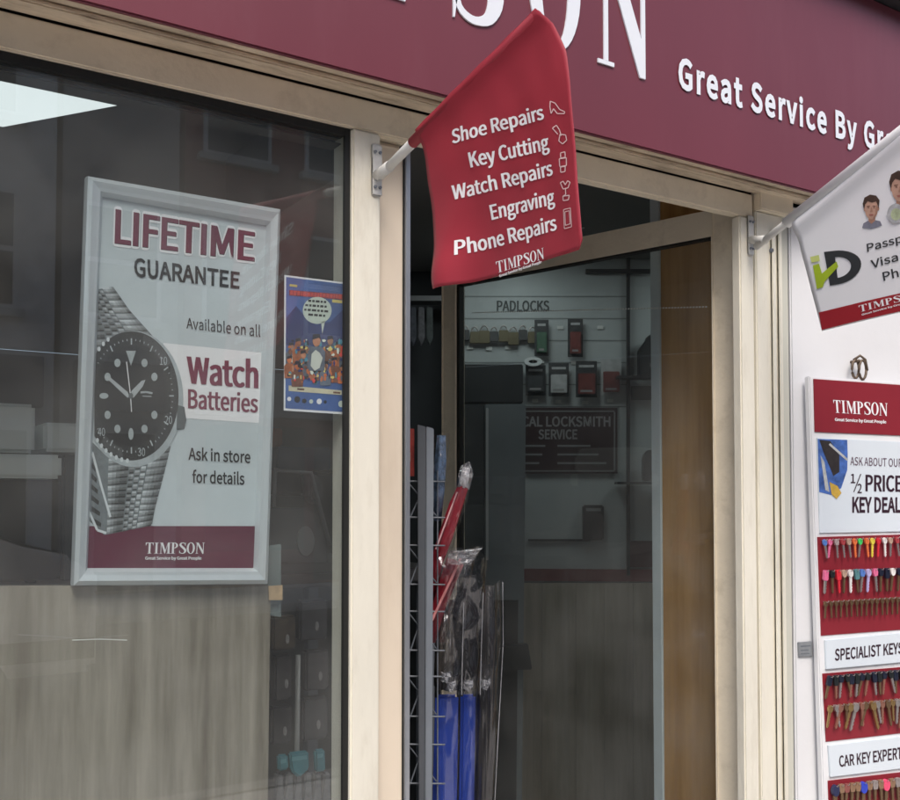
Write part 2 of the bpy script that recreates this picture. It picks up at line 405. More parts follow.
# glazing beads and gaskets
box('gasket', XM0 - .0115, XM0, .008, .0165, .56, ZB - .001, GASK, front, 0)
box('gasket', -2.6, XM0 - .012, .008, .03, ZB - .016, ZB - .001, GASK, front, 0)
box('window_pane', -2.6, XM0 - .001, .017, .023, .55, ZB - .016, GLASS_W, front, 0)
box('rear_frame', -2.6, XM0, .05, .09, ZB - .019, ZB - .0165, mat('grey_inner_frame', (.13, .125, .115), .6), front, 0)
box('door_head', XJ1 + .03, XB_, .07, .10, 2.322, 2.60, mat('dark_head', (.05, .05, .048), .7), front, .003)
# fluted pilaster to the right of the door
P0 = XR1 + .006
XP = X_at(791, 0)
pil = box('pilaster', P0, XP - .03, -.004, .09, .02, ZB + .02, CREAM_W, front, .003)
for k in range(2):
    a = P0 + .052 + k * .026
    box('pilaster_bead', a, a + .018, -.012, -.004, .02, ZB - .02, CREAM_W, front, .005)
box('pilaster_edge', XP - .029, XP, .0, .09, .02, ZB + .04, mat('pale_green_cream', (.62, .62, .54), .5, .04), front, .003)
box('pilaster_cap', XR1 + .006, XP, -.02, .09, ZB + .021, ZG + .01, CREAM, front, .003)
box('screw', P0 + .05, P0 + .062, -.012, -.004, 2.185, 2.197, GREYM, front, .002)

# ------------------------------------------------------------------ fascia sign
YF = -.112
FP = PY(YF)
fas = empty('fascia_sign', (0, YF, 2.335))
tag(fas, 'long burgundy fascia board over the shopfront with white serif lettering', 'sign')
ZT = FP.at(888, 6).z
box('panel', -2.6, 5.5, YF, YF + .012, 2.325, ZT, FASC, fas, .003)
box('backing', -2.6, 5.5, YF + .0125, 0.0, 2.3645, ZT - .002, TRIM, fas, 0)
box('soffit', -2.6, 5.5, YF + .013, .002, 2.345, 2.364, TRIM, fas, .004)
box('soffit_batten', -2.6, 5.5, -.045, .001, 2.334, 2.3445, TRIM, fas, .003)
box('top_moulding', -2.6, 5.5, YF - .06, .0, ZT + .001, ZT + .07, DARK, fas, .01)
# letters
zb = FP.at(609, 66.5).z
xN0, xN1 = FP.at(597, 66).x, FP.at(650, 78).x
xS = FP.at(475, 20).x; xN = (xN0 + xN1) / 2
adv = (xN - xS) / 2                              # letter pitch of this wide setting
CH = (xN1 - xN0) / .64 * 1.12                    # cap height
cent = {'T': xN - 6 * adv + .02, 'I': xN - 5.0 * adv, 'M': xN - 4.05 * adv, 'P': FP.at(400, 0).x, 'S': xS, 'O': FP.at(554, 30).x, 'N': xN}
for ch in 'TIMPSON':
    wd, polys = ROMAN[ch]
    sx = (xN1 - xN0) / .64
    bm = bmesh.new()
    x0 = cent[ch] - wd * sx / 2
    for poly in polys:
        add_prism(bm, [(x0 + a * sx, YF - .004, zb + b * CH) for a, b in poly], [(x0 + a * sx, YF - .0005, zb + b * CH) for a, b in poly])
    bm_obj('letter', bm, LETW, fas)
zg0 = FP.at(687, 90).z; zg1 = FP.at(688, 62).z
gx0, gx1 = FP.at(677.5, 80).x, FP.at(856, 130).x
big = bmesh.new()
V, P = text_mesh('Great Service By Great People', .0194, 1.08)
R_ = text_mesh('Great Service By', .0194, 1.08)[0]
a0, a1 = min(v.x for v in R_), max(v.x for v in R_)
for k, (sx, sy) in enumerate(SHIFTS(0)):
    vv = [big.verts.new((gx0 + (v.x + sx - a0) / (a1 - a0) * (gx1 - gx0), YF - .003 - k * 2e-5, zg0 + (v.y + sy) / CAPH * (zg1 - zg0))) for v in V]
    for p in P: big.faces.new([vv[i] for i in p])
bm_obj('lettering', big, LETW, fas)
# wall of the building above the shop
bd = box('building_wall', -6, 9, -.0, .35, ZT + .075, 8.5, mat('upper_brick', (.26, .13, .09), .85, .25, 8, bump=.3), None, .01)
tag(bd, 'brick upper wall of the building above the burgundy fascia', 'building')

# ------------------------------------------------------------------ white wall to the right, slightly turned towards the street
WA = math.radians(11.8)
WD = Vector((math.cos(WA), -math.sin(WA), 0)); WN = Vector((-math.sin(WA), -math.cos(WA), 0))
WO = Vector((XP + .003, -.004, 0))
WP = Plane(WO, WN)
Mw = Matrix(((WD.x, -WN.x, 0, WO.x), (WD.y, -WN.y, 0, WO.y), (0, 0, 1, 0), (0, 0, 0, 1)))
wl = box('rendered_wall', 0, 2.2, 0, .25, .0, 2.322, WALLW, None, .004, Mw)
tag(wl, 'smooth white painted wall behind the key display board', 'wall')

# ------------------------------------------------------------------ door leaf, hinged on the right, swung into the shop
DA = math.radians(15.5)
DD = Vector((-math.sin(DA), math.cos(DA), 0)); DN = Vector((-DD.y, DD.x, 0))      # DN looks back to the camera's side
DO = Vector((X_at(739, .05), .05, 0))
Md = Matrix(((DD.x, DN.x, 0, DO.x), (DD.y, DN.y, 0, DO.y), (0, 0, 1, 0), (0, 0, 0, 1)))
DP = Plane(DO, DN)
door = empty('shop_door', DO)
tag(door, 'open glazed shop door in a cream frame swung into the shop', 'door')
LD = 1.045
def dpos(x, y):
    q = DP.at(x, y); return (q - DO).dot(DD), q.z
sh = dpos(715.5, 500)[0]; sf = dpos(455, 500)[0]
ZD, ZDR = 2.314, 2.248
box('hinge_stile', -.035, sh, -.04, .0, .02, ZD, CREAM, door, .004, Md)
box('free_stile', sf, LD, -.04, .0, .02, ZD, CREAM, door, .004, Md)
box('top_rail', sh + .0005, sf - .0005, -.039, -.001, ZDR, ZD, CREAM, door, .003, Md)
box('bottom_rail', sh + .0005, sf - .0005, -.039, -.001, .02, .22, CREAM, door, .003, Md)
box('glass_pane', sh + .001, sf - .001, -.024, -.018, .221, ZDR - .001, GLASS_D, door, 0, Md)
box('gasket', sh + .0008, sh + .006, -.032, -.008, .221, ZDR - .001, GASK, door, 0, Md)
box('gasket', sf - .012, sf - .0008, -.032, -.008, .221, ZDR - .001, GASK, door, 0, Md)
box('gasket', sh + .007, sf - .013, -.032, -.008, ZDR - .007, ZDR - .0012, GASK, door, 0, Md)
# row of white dots on the glass
bm = bmesh.new()
sa, za = dpos(470, 312); sb, zb_ = dpos(703, 306)
n = 90
for k in range(n):
    s = sa + (sb - sa) * k / (n - 1); z = za + (zb_ - za) * k / (n - 1)
    add_box(bm, s - .0028, s + .0022, -.0178, -.017, z - .0017, z + .0017, Md)
o = bm_obj('safety_dots', bm, mat('frosted_dot', (.55, .56, .52), .5), door); o['kind'] = 'stuff'

# brown return panel with a metal corner strip seen through the door glass
XB = XB_
xp = Plane((XB, 0, 0), (1, 0, 0))
yb0, yb1 = .095, xp.at(662, 500).y
yc1 = xp.at(652.5, 500).y
bp_ = empty('return_wall', (XB, .1, 0)); tag(bp_, 'brown plywood wall panel behind the open door glass', 'wall panel')
box('panel', XB, XB + .05, yb0, yb1, .0, 2.6, BROWNWOOD, bp_, .002)
box('corner_strip', XB - .004, XB + .05, yb1 + .0005, yc1, .0, 2.6, mat('pale_strip', (.76, .82, .86), .4, .04), bp_, .002)
# partition from the return to the side wall closes the room to the street
o = box('wall_front', XB + .052, 4.6, .10, .16, 0, 2.6, WALLI, None, 0); o['kind'] = 'structure'

# ------------------------------------------------------------------ poster in the silver frame
pp = PY(.045)
post = empty('poster_frame', pp.at(170, 585)); post.location.z = pp.at(170, 585).z
tag(post, 'silver framed watch battery poster hanging inside the window', 'poster')
fo = [(86, 177), (279, 210), (266, 584), (72, 585.5)]; fi = [(102, 197), (266, 226), (253, 568), (87, 568)]
for k in range(4):
    a, b = k, (k + 1) % 4
    mo = lambda p, q, t: (p[0] + (q[0] - p[0]) * t, p[1] + (q[1] - p[1]) * t)
    prof = [(0, .0), (.04, .010), (.30, .016), (.62, .013), (.80, .012), (1.0, .003)]
    bm = bmesh.new()
    A = [bm.verts.new(pp.at(*mo(fo[a], fi[a], t), h)) for t, h in prof]; B = [bm.verts.new(pp.at(*mo(fo[b], fi[b], t), h)) for t, h in prof]
    for j in range(len(prof) - 1): bm.faces.new((A[j], B[j], B[j + 1], A[j + 1]))
    A2 = [bm.verts.new(pp.at(*fo[a], -.012)), bm.verts.new(pp.at(*fi[a], -.012))]; B2 = [bm.verts.new(pp.at(*fo[b], -.012)), bm.verts.new(pp.at(*fi[b], -.012))]
    bm.faces.new((A[0], A2[0], B2[0], B[0])); bm.faces.new((A2[0], A2[1], B2[1], B2[0])); bm.faces.new((A[-1], B[-1], B2[1], A2[1]))
    bm_obj('frame_side', bm, SILVER, post)
prt = slab('print', [(101, 196), (267, 225), (254, 569), (86, 569)], pp, .001, .01, PBLUE, post)
T = lambda name, s, q, m, off=.0022, bold=.012, sp=1.0, fit=None: text(name, s, q, pp, off, m, prt, bold, sp, fit)
lt = [(116, 210), (254, 233), (253, 261), (115, 243)]
T('lettering', 'LIFETIME', lt, PWHITE, .0016, .042)
T('lettering', 'LIFETIME', [(x + .3, y + .6) for x, y in lt], PBLACK, .0019, .026)
T('lettering', 'LIFETIME', lt, mat('print_plum', (.16, .020, .055), .5, .05), .0022, .020)
T('lettering', 'GUARANTEE', [(133.5, 258.5), (239.5, 273), (239, 288.5), (134, 276)], PBLACK, .0022, .014)
T('lettering', 'Available on all', [(186, 318), (260, 326), (260, 337), (186, 328.5)], PBLACK, .0022, .004)
decal('white_panel', [(163, 343), (262, 353), (258.5, 423), (180, 418)], pp, .0014, PWHITE, prt)
T('lettering', 'Watch', [(187, 357), (257.5, 362), (257, 388), (188, 383)], PBURG, .0022, .03)
T('lettering', 'Batteries', [(188, 389.5), (257.5, 395), (257, 412.5), (188, 408)], PBURG, .0022, .02)
T('lettering', 'Ask in store', [(188, 448), (250, 451.5), (250, 463), (188, 459.5)], PBLACK, .0022, .01)
T('lettering', 'for details', [(192, 471), (244, 473), (244, 484.5), (192, 482.5)], PBLACK, .0022, .01)
decal('burgundy_band', [(88, 526), (254.6, 526), (253.2, 568.3), (86.7, 568.3)], pp, .0014, mat('print_wine', (.115, .010, .040), .5, .06), prt)
roman_text('lettering', 'TIMPSON', [(145.5, 542.5), (204.5, 542.5), (204, 553.5), (145, 553.5)], pp, .0022, PWHITE, prt)
T('lettering', 'Great Service by Great People', [(145, 556.5), (201, 556.5), (201, 559.5), (145, 559.5)], PWHITE, .0022, .03)
# the printed watch
STEEL = mat('print_steel', (.42, .47, .49), .45, .18, 40); STEELD = mat('print_steel_dark', (.10, .12, .13), .5, .2, 40); STEELL = mat('print_steel_light', (.68, .73, .76), .5, .06)
wc = (130, 396)
wat = decal('watch_strap', [[(94.5, 290), (113, 287), (129, 310), (147, 330), (160, 345), (150, 352), (93.5, 352)], [(90, 440), (100, 450), (170, 440), (166, 462), (158, 490), (152, 524), (124, 531), (104, 535), (88, 520)]], pp, .0018, mat('print_shade_1', (.17, .195, .21), .5, .25, 60), prt); wat['kind'] = 'stuff'
def strap(left, right, rows, seed):
    """printed bracelet: outer bars and three small centre links in graded steel tones"""
    rn_ = random.Random(seed); sh = {k: [] for k in range(8)}
    def al(pl, v):
        d = v * (len(pl) - 1); i = min(int(d), len(pl) - 2); u = d - i
        return (pl[i][0] + (pl[i + 1][0] - pl[i][0]) * u, pl[i][1] + (pl[i + 1][1] - pl[i][1]) * u)
    P = lambda u, v: tuple(al(left, v)[k] + (al(right, v)[k] - al(left, v)[k]) * u for k in (0, 1))
    cols = [0, .36, .46, .56, .66, 1]
    for r in range(rows):
        for c in range(5):
            dv = .5 if c in (1, 3) else 0
            v0, v1 = (r + dv) / rows, min(1, (r + 1 + dv) / rows)
            tone = rn_.uniform(-.8, .8)
            nu = 5 if c in (0, 4) else 2
            for iu in range(nu):
                for h in range(3):
                    a, b = v0 + (v1 - v0) * (0, .30, .66)[h], v0 + (v1 - v0) * (.30, .66, .90)[h]
                    w_ = cols[c + 1] - cols[c] - .02
                    u0, u1 = cols[c] + .01 + w_ * iu / nu, cols[c] + .01 + w_ * (iu + 1) / nu
                    um = (u0 + u1) / 2
                    base = 3.2 + 2.2 * math.sin(um * 9 + seed) * (1 if c in (0, 4) else .6) + (1.9, .3, -2.0)[h] * (1.25 if c in (1, 2, 3) else .8) + tone
                    q = [P(u0, a), P(u1, a), P(u1, b), P(u0, b)]
                    if min(p[0] for p in q) < 94.0: continue
                    sh[max(0, min(7, int(round(base))))].append(q)
    return sh
SHD = [mat('print_shade_%d' % (k + 10), tuple(t * f for f in (.92, 1.0, 1.04)), .5, .12, 80) for k, t in enumerate((.035, .085, .14, .20, .28, .37, .48, .64))]
for sh_ in (strap([(78, 288), (80, 310), (80, 330), (80, 356)], [(113, 287), (129, 310), (147, 330), (160, 352)], 10, 1), strap([(108, 452), (107, 480), (107, 505), (106, 535)], [(171, 446), (164, 475), (156, 505), (151, 526)], 12, 2)):
    for k in range(8):
        if sh_[k]:
            o = decal('strap_links', sh_[k], pp, .0021, SHD[k], wat); o['kind'] = 'stuff'
lk = [[(91.5, 462 + r * 11), (95.5 + r * 1.1, 468 + r * 11), (95 + r * 1.1, 472 + r * 11), (91, 467 + r * 11)] for r in range(6)]
o = decal('strap_links', lk, pp, .0021, SHD[0], wat); o['kind'] = 'stuff'
decal('strap_edge', strip([(92, 452), (101, 486), (110, 517)], 2.2) + strip([(89, 512), (97, 530), (106, 533)], 2.4), pp, .0022, STEELL, wat)
decal('watch_case', ell(134, 400, 50, 70, 48), pp, .0022, STEEL, wat)
cas = [p for p in ell(131, 396, 47.2, 64.5, 60)]
decal('crown', [(177, 405), (184, 407), (186, 420), (184, 429), (176, 430)], pp, .0023, STEELD, wat)
def clipx(poly, x0):
    r = []
    for (ax, ay), (bx, by) in zip(poly, poly[1:] + poly[:1]):
        if ax >= x0: r.append((ax, ay))
        if (ax >= x0) != (bx >= x0):
            t = (x0 - ax) / (bx - ax); r.append((x0, ay + (by - ay) * t))
    return r
XL = 93.5
bpy.data.objects.remove([o for o in wat.children if o.name.startswith('watch_case')][0])
decal('watch_case', clipx(ell(133, 399, 50, 68, 48), XL + .3), pp, .0022, STEEL, wat)
decal('bezel', clipx(cas, XL + .6), pp, .0025, mat('print_bezel', (.022, .026, .028), .4, .1), wat)
kn = []
for a in list(range(95, 150, 7)) + list(range(212, 246, 7)):
    t = math.radians(a); cx, cy = 131 + 46.5 * math.cos(t), 396 + 65 * math.sin(t)
    if cx > XL + 2: kn.append(ell(cx, cy, 1.6, 2.4, 8))
o = decal('bezel_grip', kn, pp, .0027, STEELL, wat); o['kind'] = 'stuff'
tk = []
for k in range(60):
    t = math.radians(k * 6 - 90); L0, L1 = (.80, .90) if k % 5 == 0 else (.86, .89)
    p, q = (131 + 47 * L0 * math.cos(t), 396 + 64 * L0 * math.sin(t)), (131 + 47 * L1 * math.cos(t), 396 + 64 * L1 * math.sin(t))
    if min(p[0], q[0]) > XL + 2: tk += strip([p, q], 1.3 if k % 5 == 0 else .7)
o = decal('bezel_marks', tk, pp, .0028, STEEL, wat); o['kind'] = 'stuff'
for a0_, a1_ in ((285, 330), (100, 135)):
    decal('bezel_sheen', clipx([(131 + 46.5 * math.cos(math.radians(t)), 396 + 63.5 * math.sin(math.radians(t))) for t in range(a0_, a1_, 4)] + [(131 + 39 * math.cos(math.radians(t)), 396 + 53.5 * math.sin(math.radians(t))) for t in range(a1_ - 3, a0_, -4)], XL + 1), pp, .00265, mat('print_sheen', (.065, .07, .075), .4, .3, 40), wat)
for s, x, y in (('10', 163, 361), ('20', 168, 420), ('30', 141, 452), ('40', 101, 432)):
    text('numeral', s, [(x - 3.6, y - 4), (x + 3.6, y - 4), (x + 3.6, y + 4), (x - 3.6, y + 4)], pp, .0029, STEEL, wat, .0)
decal('dial', clipx(ell(130.5, 396, 36, 50, 48), XL + .8), pp, .0028, mat('print_dial', (.010, .013, .016), .4, .1), wat)
lum = []
for k in range(12):
    t = math.radians(k * 30 - 90); cx, cy = 130.5 + 27 * math.cos(t), 396 + 38 * math.sin(t)
    if k == 0: lum.append([(cx - 5, cy - 7), (cx + 5, cy - 7), (cx, cy + 8)])
    elif k in (6, 9): lum.append(ell(cx, cy, 2.6 if k == 6 else 4.6, 6 if k == 6 else 3, 12))
    elif k != 3: lum.append(ell(cx, cy, 3.1, 4.2, 14))
for q_ in lum: decal('hour_mark', q_, pp, .0031, mat('print_lume', (.40, .45, .46), .5, .1, 60), wat)
decal('dial_mark', strip([(140, 392.5), (146, 392.2), (152, 393.4)], 2.0) + strip([(142, 396.2), (151, 396.6)], .9), pp, .0031, STEEL, wat)
decal('hand', [[(129, 397), (127, 392), (108, 376), (104, 377), (110, 382), (127, 398)], [(129.5, 397), (131, 391), (141, 381), (145, 380), (142, 387), (133, 398)]] , pp, .0034, SHD[6], wat)
decal('second_hand', strip([(126, 362), (130, 396), (131, 412)], .9), pp, .0036, PWHITE, wat)
decal('hand_hub', ell(130.3, 396, 2.3, 3, 14), pp, .0038, STEELD, wat)

# ------------------------------------------------------------------ comic style poster on the glass
cp = PY(.0245)
com = slab('comic_poster', [(284.5, 275), (348.5, 283), (347.3, 414.5), (283.8, 410.5)], cp, 0, .0008, PWHITE)
tag(com, 'small blue comic style poster with speech bubble stuck inside the glass', 'poster')
decal('print', [(286, 277), (347, 284.5), (345.8, 412.2), (285.3, 408.3)], cp, .0004, mat('comic_blue', (.06, .13, .36), .5, .35, 9), com)
decal('skyline', [[(286, 318), (296, 306), (306, 318), (316, 325), (330, 322), (346.5, 306), (346, 345), (286, 345)]], cp, .0006, mat('comic_navy', (.018, .04, .17), .5, .2, 14), com)
text('title', 'COMING SOON', [(289, 290.5), (345, 295), (345, 302), (289, 296.5)], cp, .0008, mat('comic_red', (.30, .04, .06), .5), com, .03) if False else \
decal('title', [(289, 290), (344.5, 294.5), (344.5, 300), (289, 295.5)], cp, .0008, mat('comic_red', (.30, .04, .06), .5, .5, 60), com)
ttl = []
rt = random.Random(5); x = 290
while x < 343:
    l = rt.uniform(1.6, 3.2); ttl += strip([(x, 292.8 + (x - 290) * .08), (x + l, 292.8 + (x + l - 290) * .08)], rt.uniform(3.4, 4.6)); x += l + .8
o = decal('title_letters', ttl, cp, .0010, mat('comic_bright_red', (.62, .07, .06), .5, .2, 60), com); o['kind'] = 'stuff'
decal('title_small', strip([(289.5, 285.2), (297, 286.2)], 2.2), cp, .0010, mat('comic_yellow', (.62, .52, .16), .5, .2, 40), com)
decal('yellow_tag', [(332, 299.5), (342, 300.5), (342, 303.5), (332, 302.5)], cp, .0008, mat('comic_yellow', (.55, .47, .18), .5, .2, 40), com)
decal('bubble', [ell(317, 310.5, 14.5, 13.5, 26), [(321, 322), (325, 321), (322, 334)]], cp, .0009, mat('comic_bubble', (.62, .70, .62), .5), com)
ln = []
for k, (a, b) in enumerate(((308, 326), (305, 329), (304, 330), (308, 325))):
    x = a
    while x < b - 2:
        l = random.uniform(2, 5); ln += strip([(x, 301.5 + k * 4.6 + (x - 317) * .08), (min(x + l, b), 301.5 + k * 4.6 + (min(x + l, b) - 317) * .08)], 2.2); x += l + 1
decal('bubble_text', ln, cp, .0011, PBLACK, com)
crowd = [mat('comic_skin', (.40, .19, .11), .6, .3, 60), mat('comic_orange', (.42, .13, .05), .6, .4, 60), mat('comic_grey', (.10, .13, .17), .6, .3, 60), mat('comic_dark', (.02, .022, .03), .6, .2, 60), mat('comic_brown', (.16, .07, .045), .6, .4, 60)]
def figure(x, y, s, skin, top, off):
    decal('figure_body', [(x - 7 * s, y + 26 * s), (x - 7.5 * s, y + 9 * s), (x - 4 * s, y + 5 * s), (x + 4 * s, y + 5 * s), (x + 7.5 * s, y + 9 * s), (x + 7 * s, y + 26 * s)], cp, off, top, com)
    decal('figure_head', ell(x, y, 3.4 * s, 5 * s, 14), cp, off + .0002, skin, com)
    decal('figure_hair', [(x - 3.8 * s, y - 1 * s), (x - 3 * s, y - 5.6 * s), (x + 2.6 * s, y - 6 * s), (x + 3.9 * s, y - .6 * s), (x + 2 * s, y - 2.6 * s)], cp, off + .0004, crowd[3], com)
rn = random.Random(3)
for i in range(46):
    x, y = rn.uniform(288, 343), rn.uniform(346, 380)
    decal('crowd_shape', [(x + rn.uniform(1.6, 4.4) * math.cos(t), y + rn.uniform(2.4, 6.5) * math.sin(t)) for t in [k * math.pi / 3 + rn.uniform(-.3, .3) for k in range(6)] if 286.5 < x + 5 * math.cos(t) < 345] or ell(x, y, 2, 3, 6), cp, .0007 + i * 1e-5, (crowd + [MATS['comic_bubble'], MATS['comic_yellow'], mat('comic_teal', (.06, .22, .30), .6, .3, 60)])[rn.choice((1, 0, 4, 2, 4, 1, 3, 7, 7, 5, 6))], com)
for i, (x, y, s) in enumerate(((291, 347, .75), (298, 343, .8), (330, 341, .85), (338, 346, .8), (343, 352, .6), (289, 360, .7), (303, 355, .8), (334, 362, .8), (342, 368, .6), (297, 366, .8), (325, 366, .75))):
    figure(x, y, s, crowd[i % 2], crowd[(2, 1, 4, 1, 2, 1, 2, 4, 1, 4, 2)[i]], .0010 + .00008 * i)
for i in range(130):
    x, y = rn.uniform(288, 343), rn.uniform(340, 382)
    a_, b_ = rn.uniform(.7, 2.4), rn.uniform(.8, 3.4)
    decal('crowd_shape', [(x + a_ * math.cos(t) * rn.uniform(.6, 1.3), y + b_ * math.sin(t) * rn.uniform(.6, 1.3)) for t in [k * math.pi / 2.5 for k in range(5)]], cp, .0020 + i * 2e-6, (crowd + [MATS['comic_bubble'], MATS['comic_yellow'], MATS['comic_teal'], MATS['comic_navy'], MATS['comic_bright_red']])[rn.choice((0, 1, 1, 4, 2, 4, 3, 3, 7, 7, 8, 8, 5, 6, 9))], com)
figure(316, 341, 1.15, crowd[0], crowd[2], .0024)
decal('figure_shirt', [(310, 366), (311, 354), (315, 350), (319, 353), (322, 358), (319, 368), (314, 371)], cp, .0030, mat('comic_shirt', (.50, .55, .50), .6), com)
decal('caption_strip', [(288.5, 385.5), (341.5, 390.5), (341.5, 395), (288.5, 391)], cp, .0010, mat('comic_caption', (.66, .62, .45), .6, .1, 60), com)
decal('caption_text', strip([(297, 389), (304, 389.6)], 1.8) + strip([(333, 392.4), (340, 393)], 1.8), cp, .0012, crowd[4], com)
for i, (x, y, r) in enumerate(((289, 399, 2), (297, 399.5, 3), (311, 401.5, 2), (319, 401.5, 2.6), (325, 402, 1.6), (341, 404, 3))):
    decal('logo_mark', ell(x, y, r, r * 1.1, 12), cp, .0010, (PWHITE, crowd[3], MATS['comic_bubble'])[i % 3], com)
decal('logo_mark', ell(304, 401, 2.6, 2.6, 5), cp, .0010, crowd[3], com)

# ------------------------------------------------------------------ grey wood board below the poster
wp = PY(.06)
wb = slab('wood_board', [(-160, 586.5), (271, 585.5), (266, 960), (-150, 1000)], wp, 0, .018, GREYWOOD, None, .0015)
tag(wb, 'grey wood effect board standing behind the window below the poster', 'board')
decal('scratch', strip([(72, 640), (100, 639), (127, 640)], 1.1), wp, .0006, mat('scratch_white', (.8, .8, .76), .5), wb)
decal('scratch', strip([(18, 634.5), (48, 636), (72, 638)], .6) + strip([(98, 637.4), (128, 635)], .5), wp, .0006, mat('scratch_grey', (.42, .40, .36), .5), wb)
cd_ = slab('grey_card', [(264, 546), (281, 544), (281, 617), (264, 614)], PY(.07), 0, .001, mat('grey_card', (.16, .20, .20), .7))
tag(cd_, 'grey card sticking out from behind the poster corner', 'card')
tg_ = slab('paper_tag', [(268.5, 586), (282.5, 585), (282.5, 600), (269, 600)], PY(.055), 0, .001, mat('tan_paper', (.48, .33, .18), .7, .3, 60))
tag(tg_, 'small tan paper tag at the top corner of the wood board', 'tag')

# ------------------------------------------------------------------ flags on poles
def flag(name, label, base_px, plane, hemA, hemT, left, right, cloth_mat, pole_mat, hem_r=.011):
    o = empty(name, plane.at(*base_px)); tag(o, label, 'flag')
    n = 44
    def along(pl, t):
        L = [0]
        for a, b in zip(pl[:-1], pl[1:]): L.append(L[-1] + math.hypot(b[0] - a[0], b[1] - a[1]))
        d = t * L[-1]
        for i in range(len(pl) - 1):
            if d <= L[i + 1] or i == len(pl) - 2:
                u = (d - L[i]) / (L[i + 1] - L[i]); return (pl[i][0] + (pl[i + 1][0] - pl[i][0]) * u, pl[i][1] + (pl[i + 1][1] - pl[i][1]) * u)
    bm = bmesh.new(); G = []
    for j in range(n + 1):
        v = j / n
        A, B = along(left, v), along(right, v)
        row = []
        for i in range(n + 1):
            u = i / n
            sag = 0
            x, y = A[0] + (B[0] - A[0]) * u, A[1] + (B[1] - A[1]) * u
            row.append(bm.verts.new(plane.at(x, y, 0)))
        G.append(row)
    for j in range(n):
        for i in range(n): bm.faces.new((G[j][i], G[j][i + 1], G[j + 1][i + 1], G[j + 1][i]))
    c = bm_obj('cloth', bm, cloth_mat, o, smooth=True)
    sm = c.modifiers.new('thickness', 'SOLIDIFY'); sm.thickness = .0012; sm.offset = 0
    return o, c
# red flag: pole leans out from the mullion towards the street and a little to the right
fa = math.radians(-4)
def wave1(x, y):
    g = .003 * math.sin((x - 420) / 26.0 + (y - 130) / 70) * min(1, max(0, (y - 60) / 120)) + .0008 * math.sin((x * .8 + y) / 9.0) * math.exp(-((x - 470) / 60) ** 2) + .0005 * math.sin((x - .35 * y) / 6.0)
    fold = .030 * math.exp(-(((x - 452) / 17) ** 2 + ((y - 285) / 48) ** 2))
    hem = .010 * math.exp(-((y - (130 - (x - 420))) / 13) ** 2)
    tip = -.006 * math.exp(-(((x - 566) / 12) ** 2 + ((y - 40) / 50) ** 2))
    return g + fold + hem + tip
B1 = Vector(((XM0 + XM1) / 2 + .022, -.01, 2.2))
R1 = Plane(B1, (math.cos(fa), math.sin(fa), 0), wave1)
R1f = Plane(B1, (math.cos(fa), math.sin(fa), 0))
right1 = [(541, 10), (553, 24), (563, 50), (568, 80), (573, 125), (578, 180), (582, 215), (584.5, 240), (581, 250)]
left1 = [(420, 131), (426, 160), (434, 210), (441, 252), (447, 290.5)]
fl, cl = flag('shop_flag', 'red shop service flag hanging from a short pole on the cream mullion', (384, 172), R1, None, None, left1, right1, FLAGR, LETW)
WPOLE = mat('white_pole', (.62, .62, .60), .45, .08, 20, dirt=.3, dirtc=(.35, .33, .3))
q0, q1 = R1f.at(381, 175), R1f.at(541, 13)
tube('pole', [q0, q0 + (q1 - q0) * .31], .0092, WPOLE, fl, 14)
tube('hem_tube', [q0 + (q1 - q0) * .25, q0 + (q1 - q0) * .985], .0105, FLAGR, fl, 14)
def bracket(parent, c, y_front):
    bx_ = box('bracket_plate', c.x - .012, c.x + .012, y_front - .006, y_front - .0005, c.z - .052, c.z + .052, WPOLE, parent, .003)
    for dz in (-.035, .035):
        for dx in (-.0055, .0055):
            bm = bmesh.new(); bmesh.ops.create_cone(bm, cap_ends=True, segments=10, radius1=.0034, radius2=.0028, depth=.004, matrix=Matrix.Translation((c.x + dx, y_front - .008, c.z + dz)) @ Matrix.Rotation(math.pi / 2, 4, 'X'))
            bm_obj('screw', bm, GREYM, bx_)
mxp = PY(0).at(375.5, 171)
bracket(fl, mxp, -.002)
tube('socket', [mxp + Vector((0, -.006, -.012)), q0 + (q1 - q0) * .07], .0108, WPOLE, fl, 14)
Z = lambda x, y: (410 + x / 2.667, y / 2.667)
def fline(s, bl, br, cap, bold=.022, m=PWHITE):
    (ax, ay), (bx, by) = bl, br
    q = [Z(ax - cap * .14, ay - cap), Z(bx - cap * .14, by - cap), Z(bx, by), Z(ax, ay)]
    return text('lettering', s, q, R1, .0016, m, cl, bold)
fline('Shoe Repairs', (118, 384), (358, 317), 36)
fline('Key Cutting', (166, 447), (372, 397), 38)
fline('Watch Repairs', (122, 534), (381, 466), 37)
fline('Engraving', (217, 586), (388, 543), 38)
fline('Phone Repairs', (140, 682), (395, 613), 38)
roman_text('lettering', 'TIMPSON', [Z(225, 698), Z(360, 661), Z(363, 690), Z(229, 728)], R1, .0016, PWHITE, cl)
text('lettering', 'Great Service by Great People', [Z(235, 732), Z(354, 695), Z(355, 702), Z(236, 739)], R1, .0016, PWHITE, cl, .03)
I = lambda pts: [Z(*p) for p in pts]
def icon(pl, wd=1.0): decal('icon', sum((strip(I(p), wd) for p in pl), []), R1, .0016, mat('icon_pink', (.72, .52, .52), .5), cl)
icon([[(374, 270), (386, 275), (398, 292), (412, 298), (411, 303), (392, 303), (382, 290), (376, 303), (373, 285), (374, 270)]])
icon([[(380, 342), (390, 334), (398, 346), (403, 362)], [(380, 342), (394, 358)], [(400, 358), (415, 360), (418, 374), (407, 384), (397, 376), (400, 358)]])
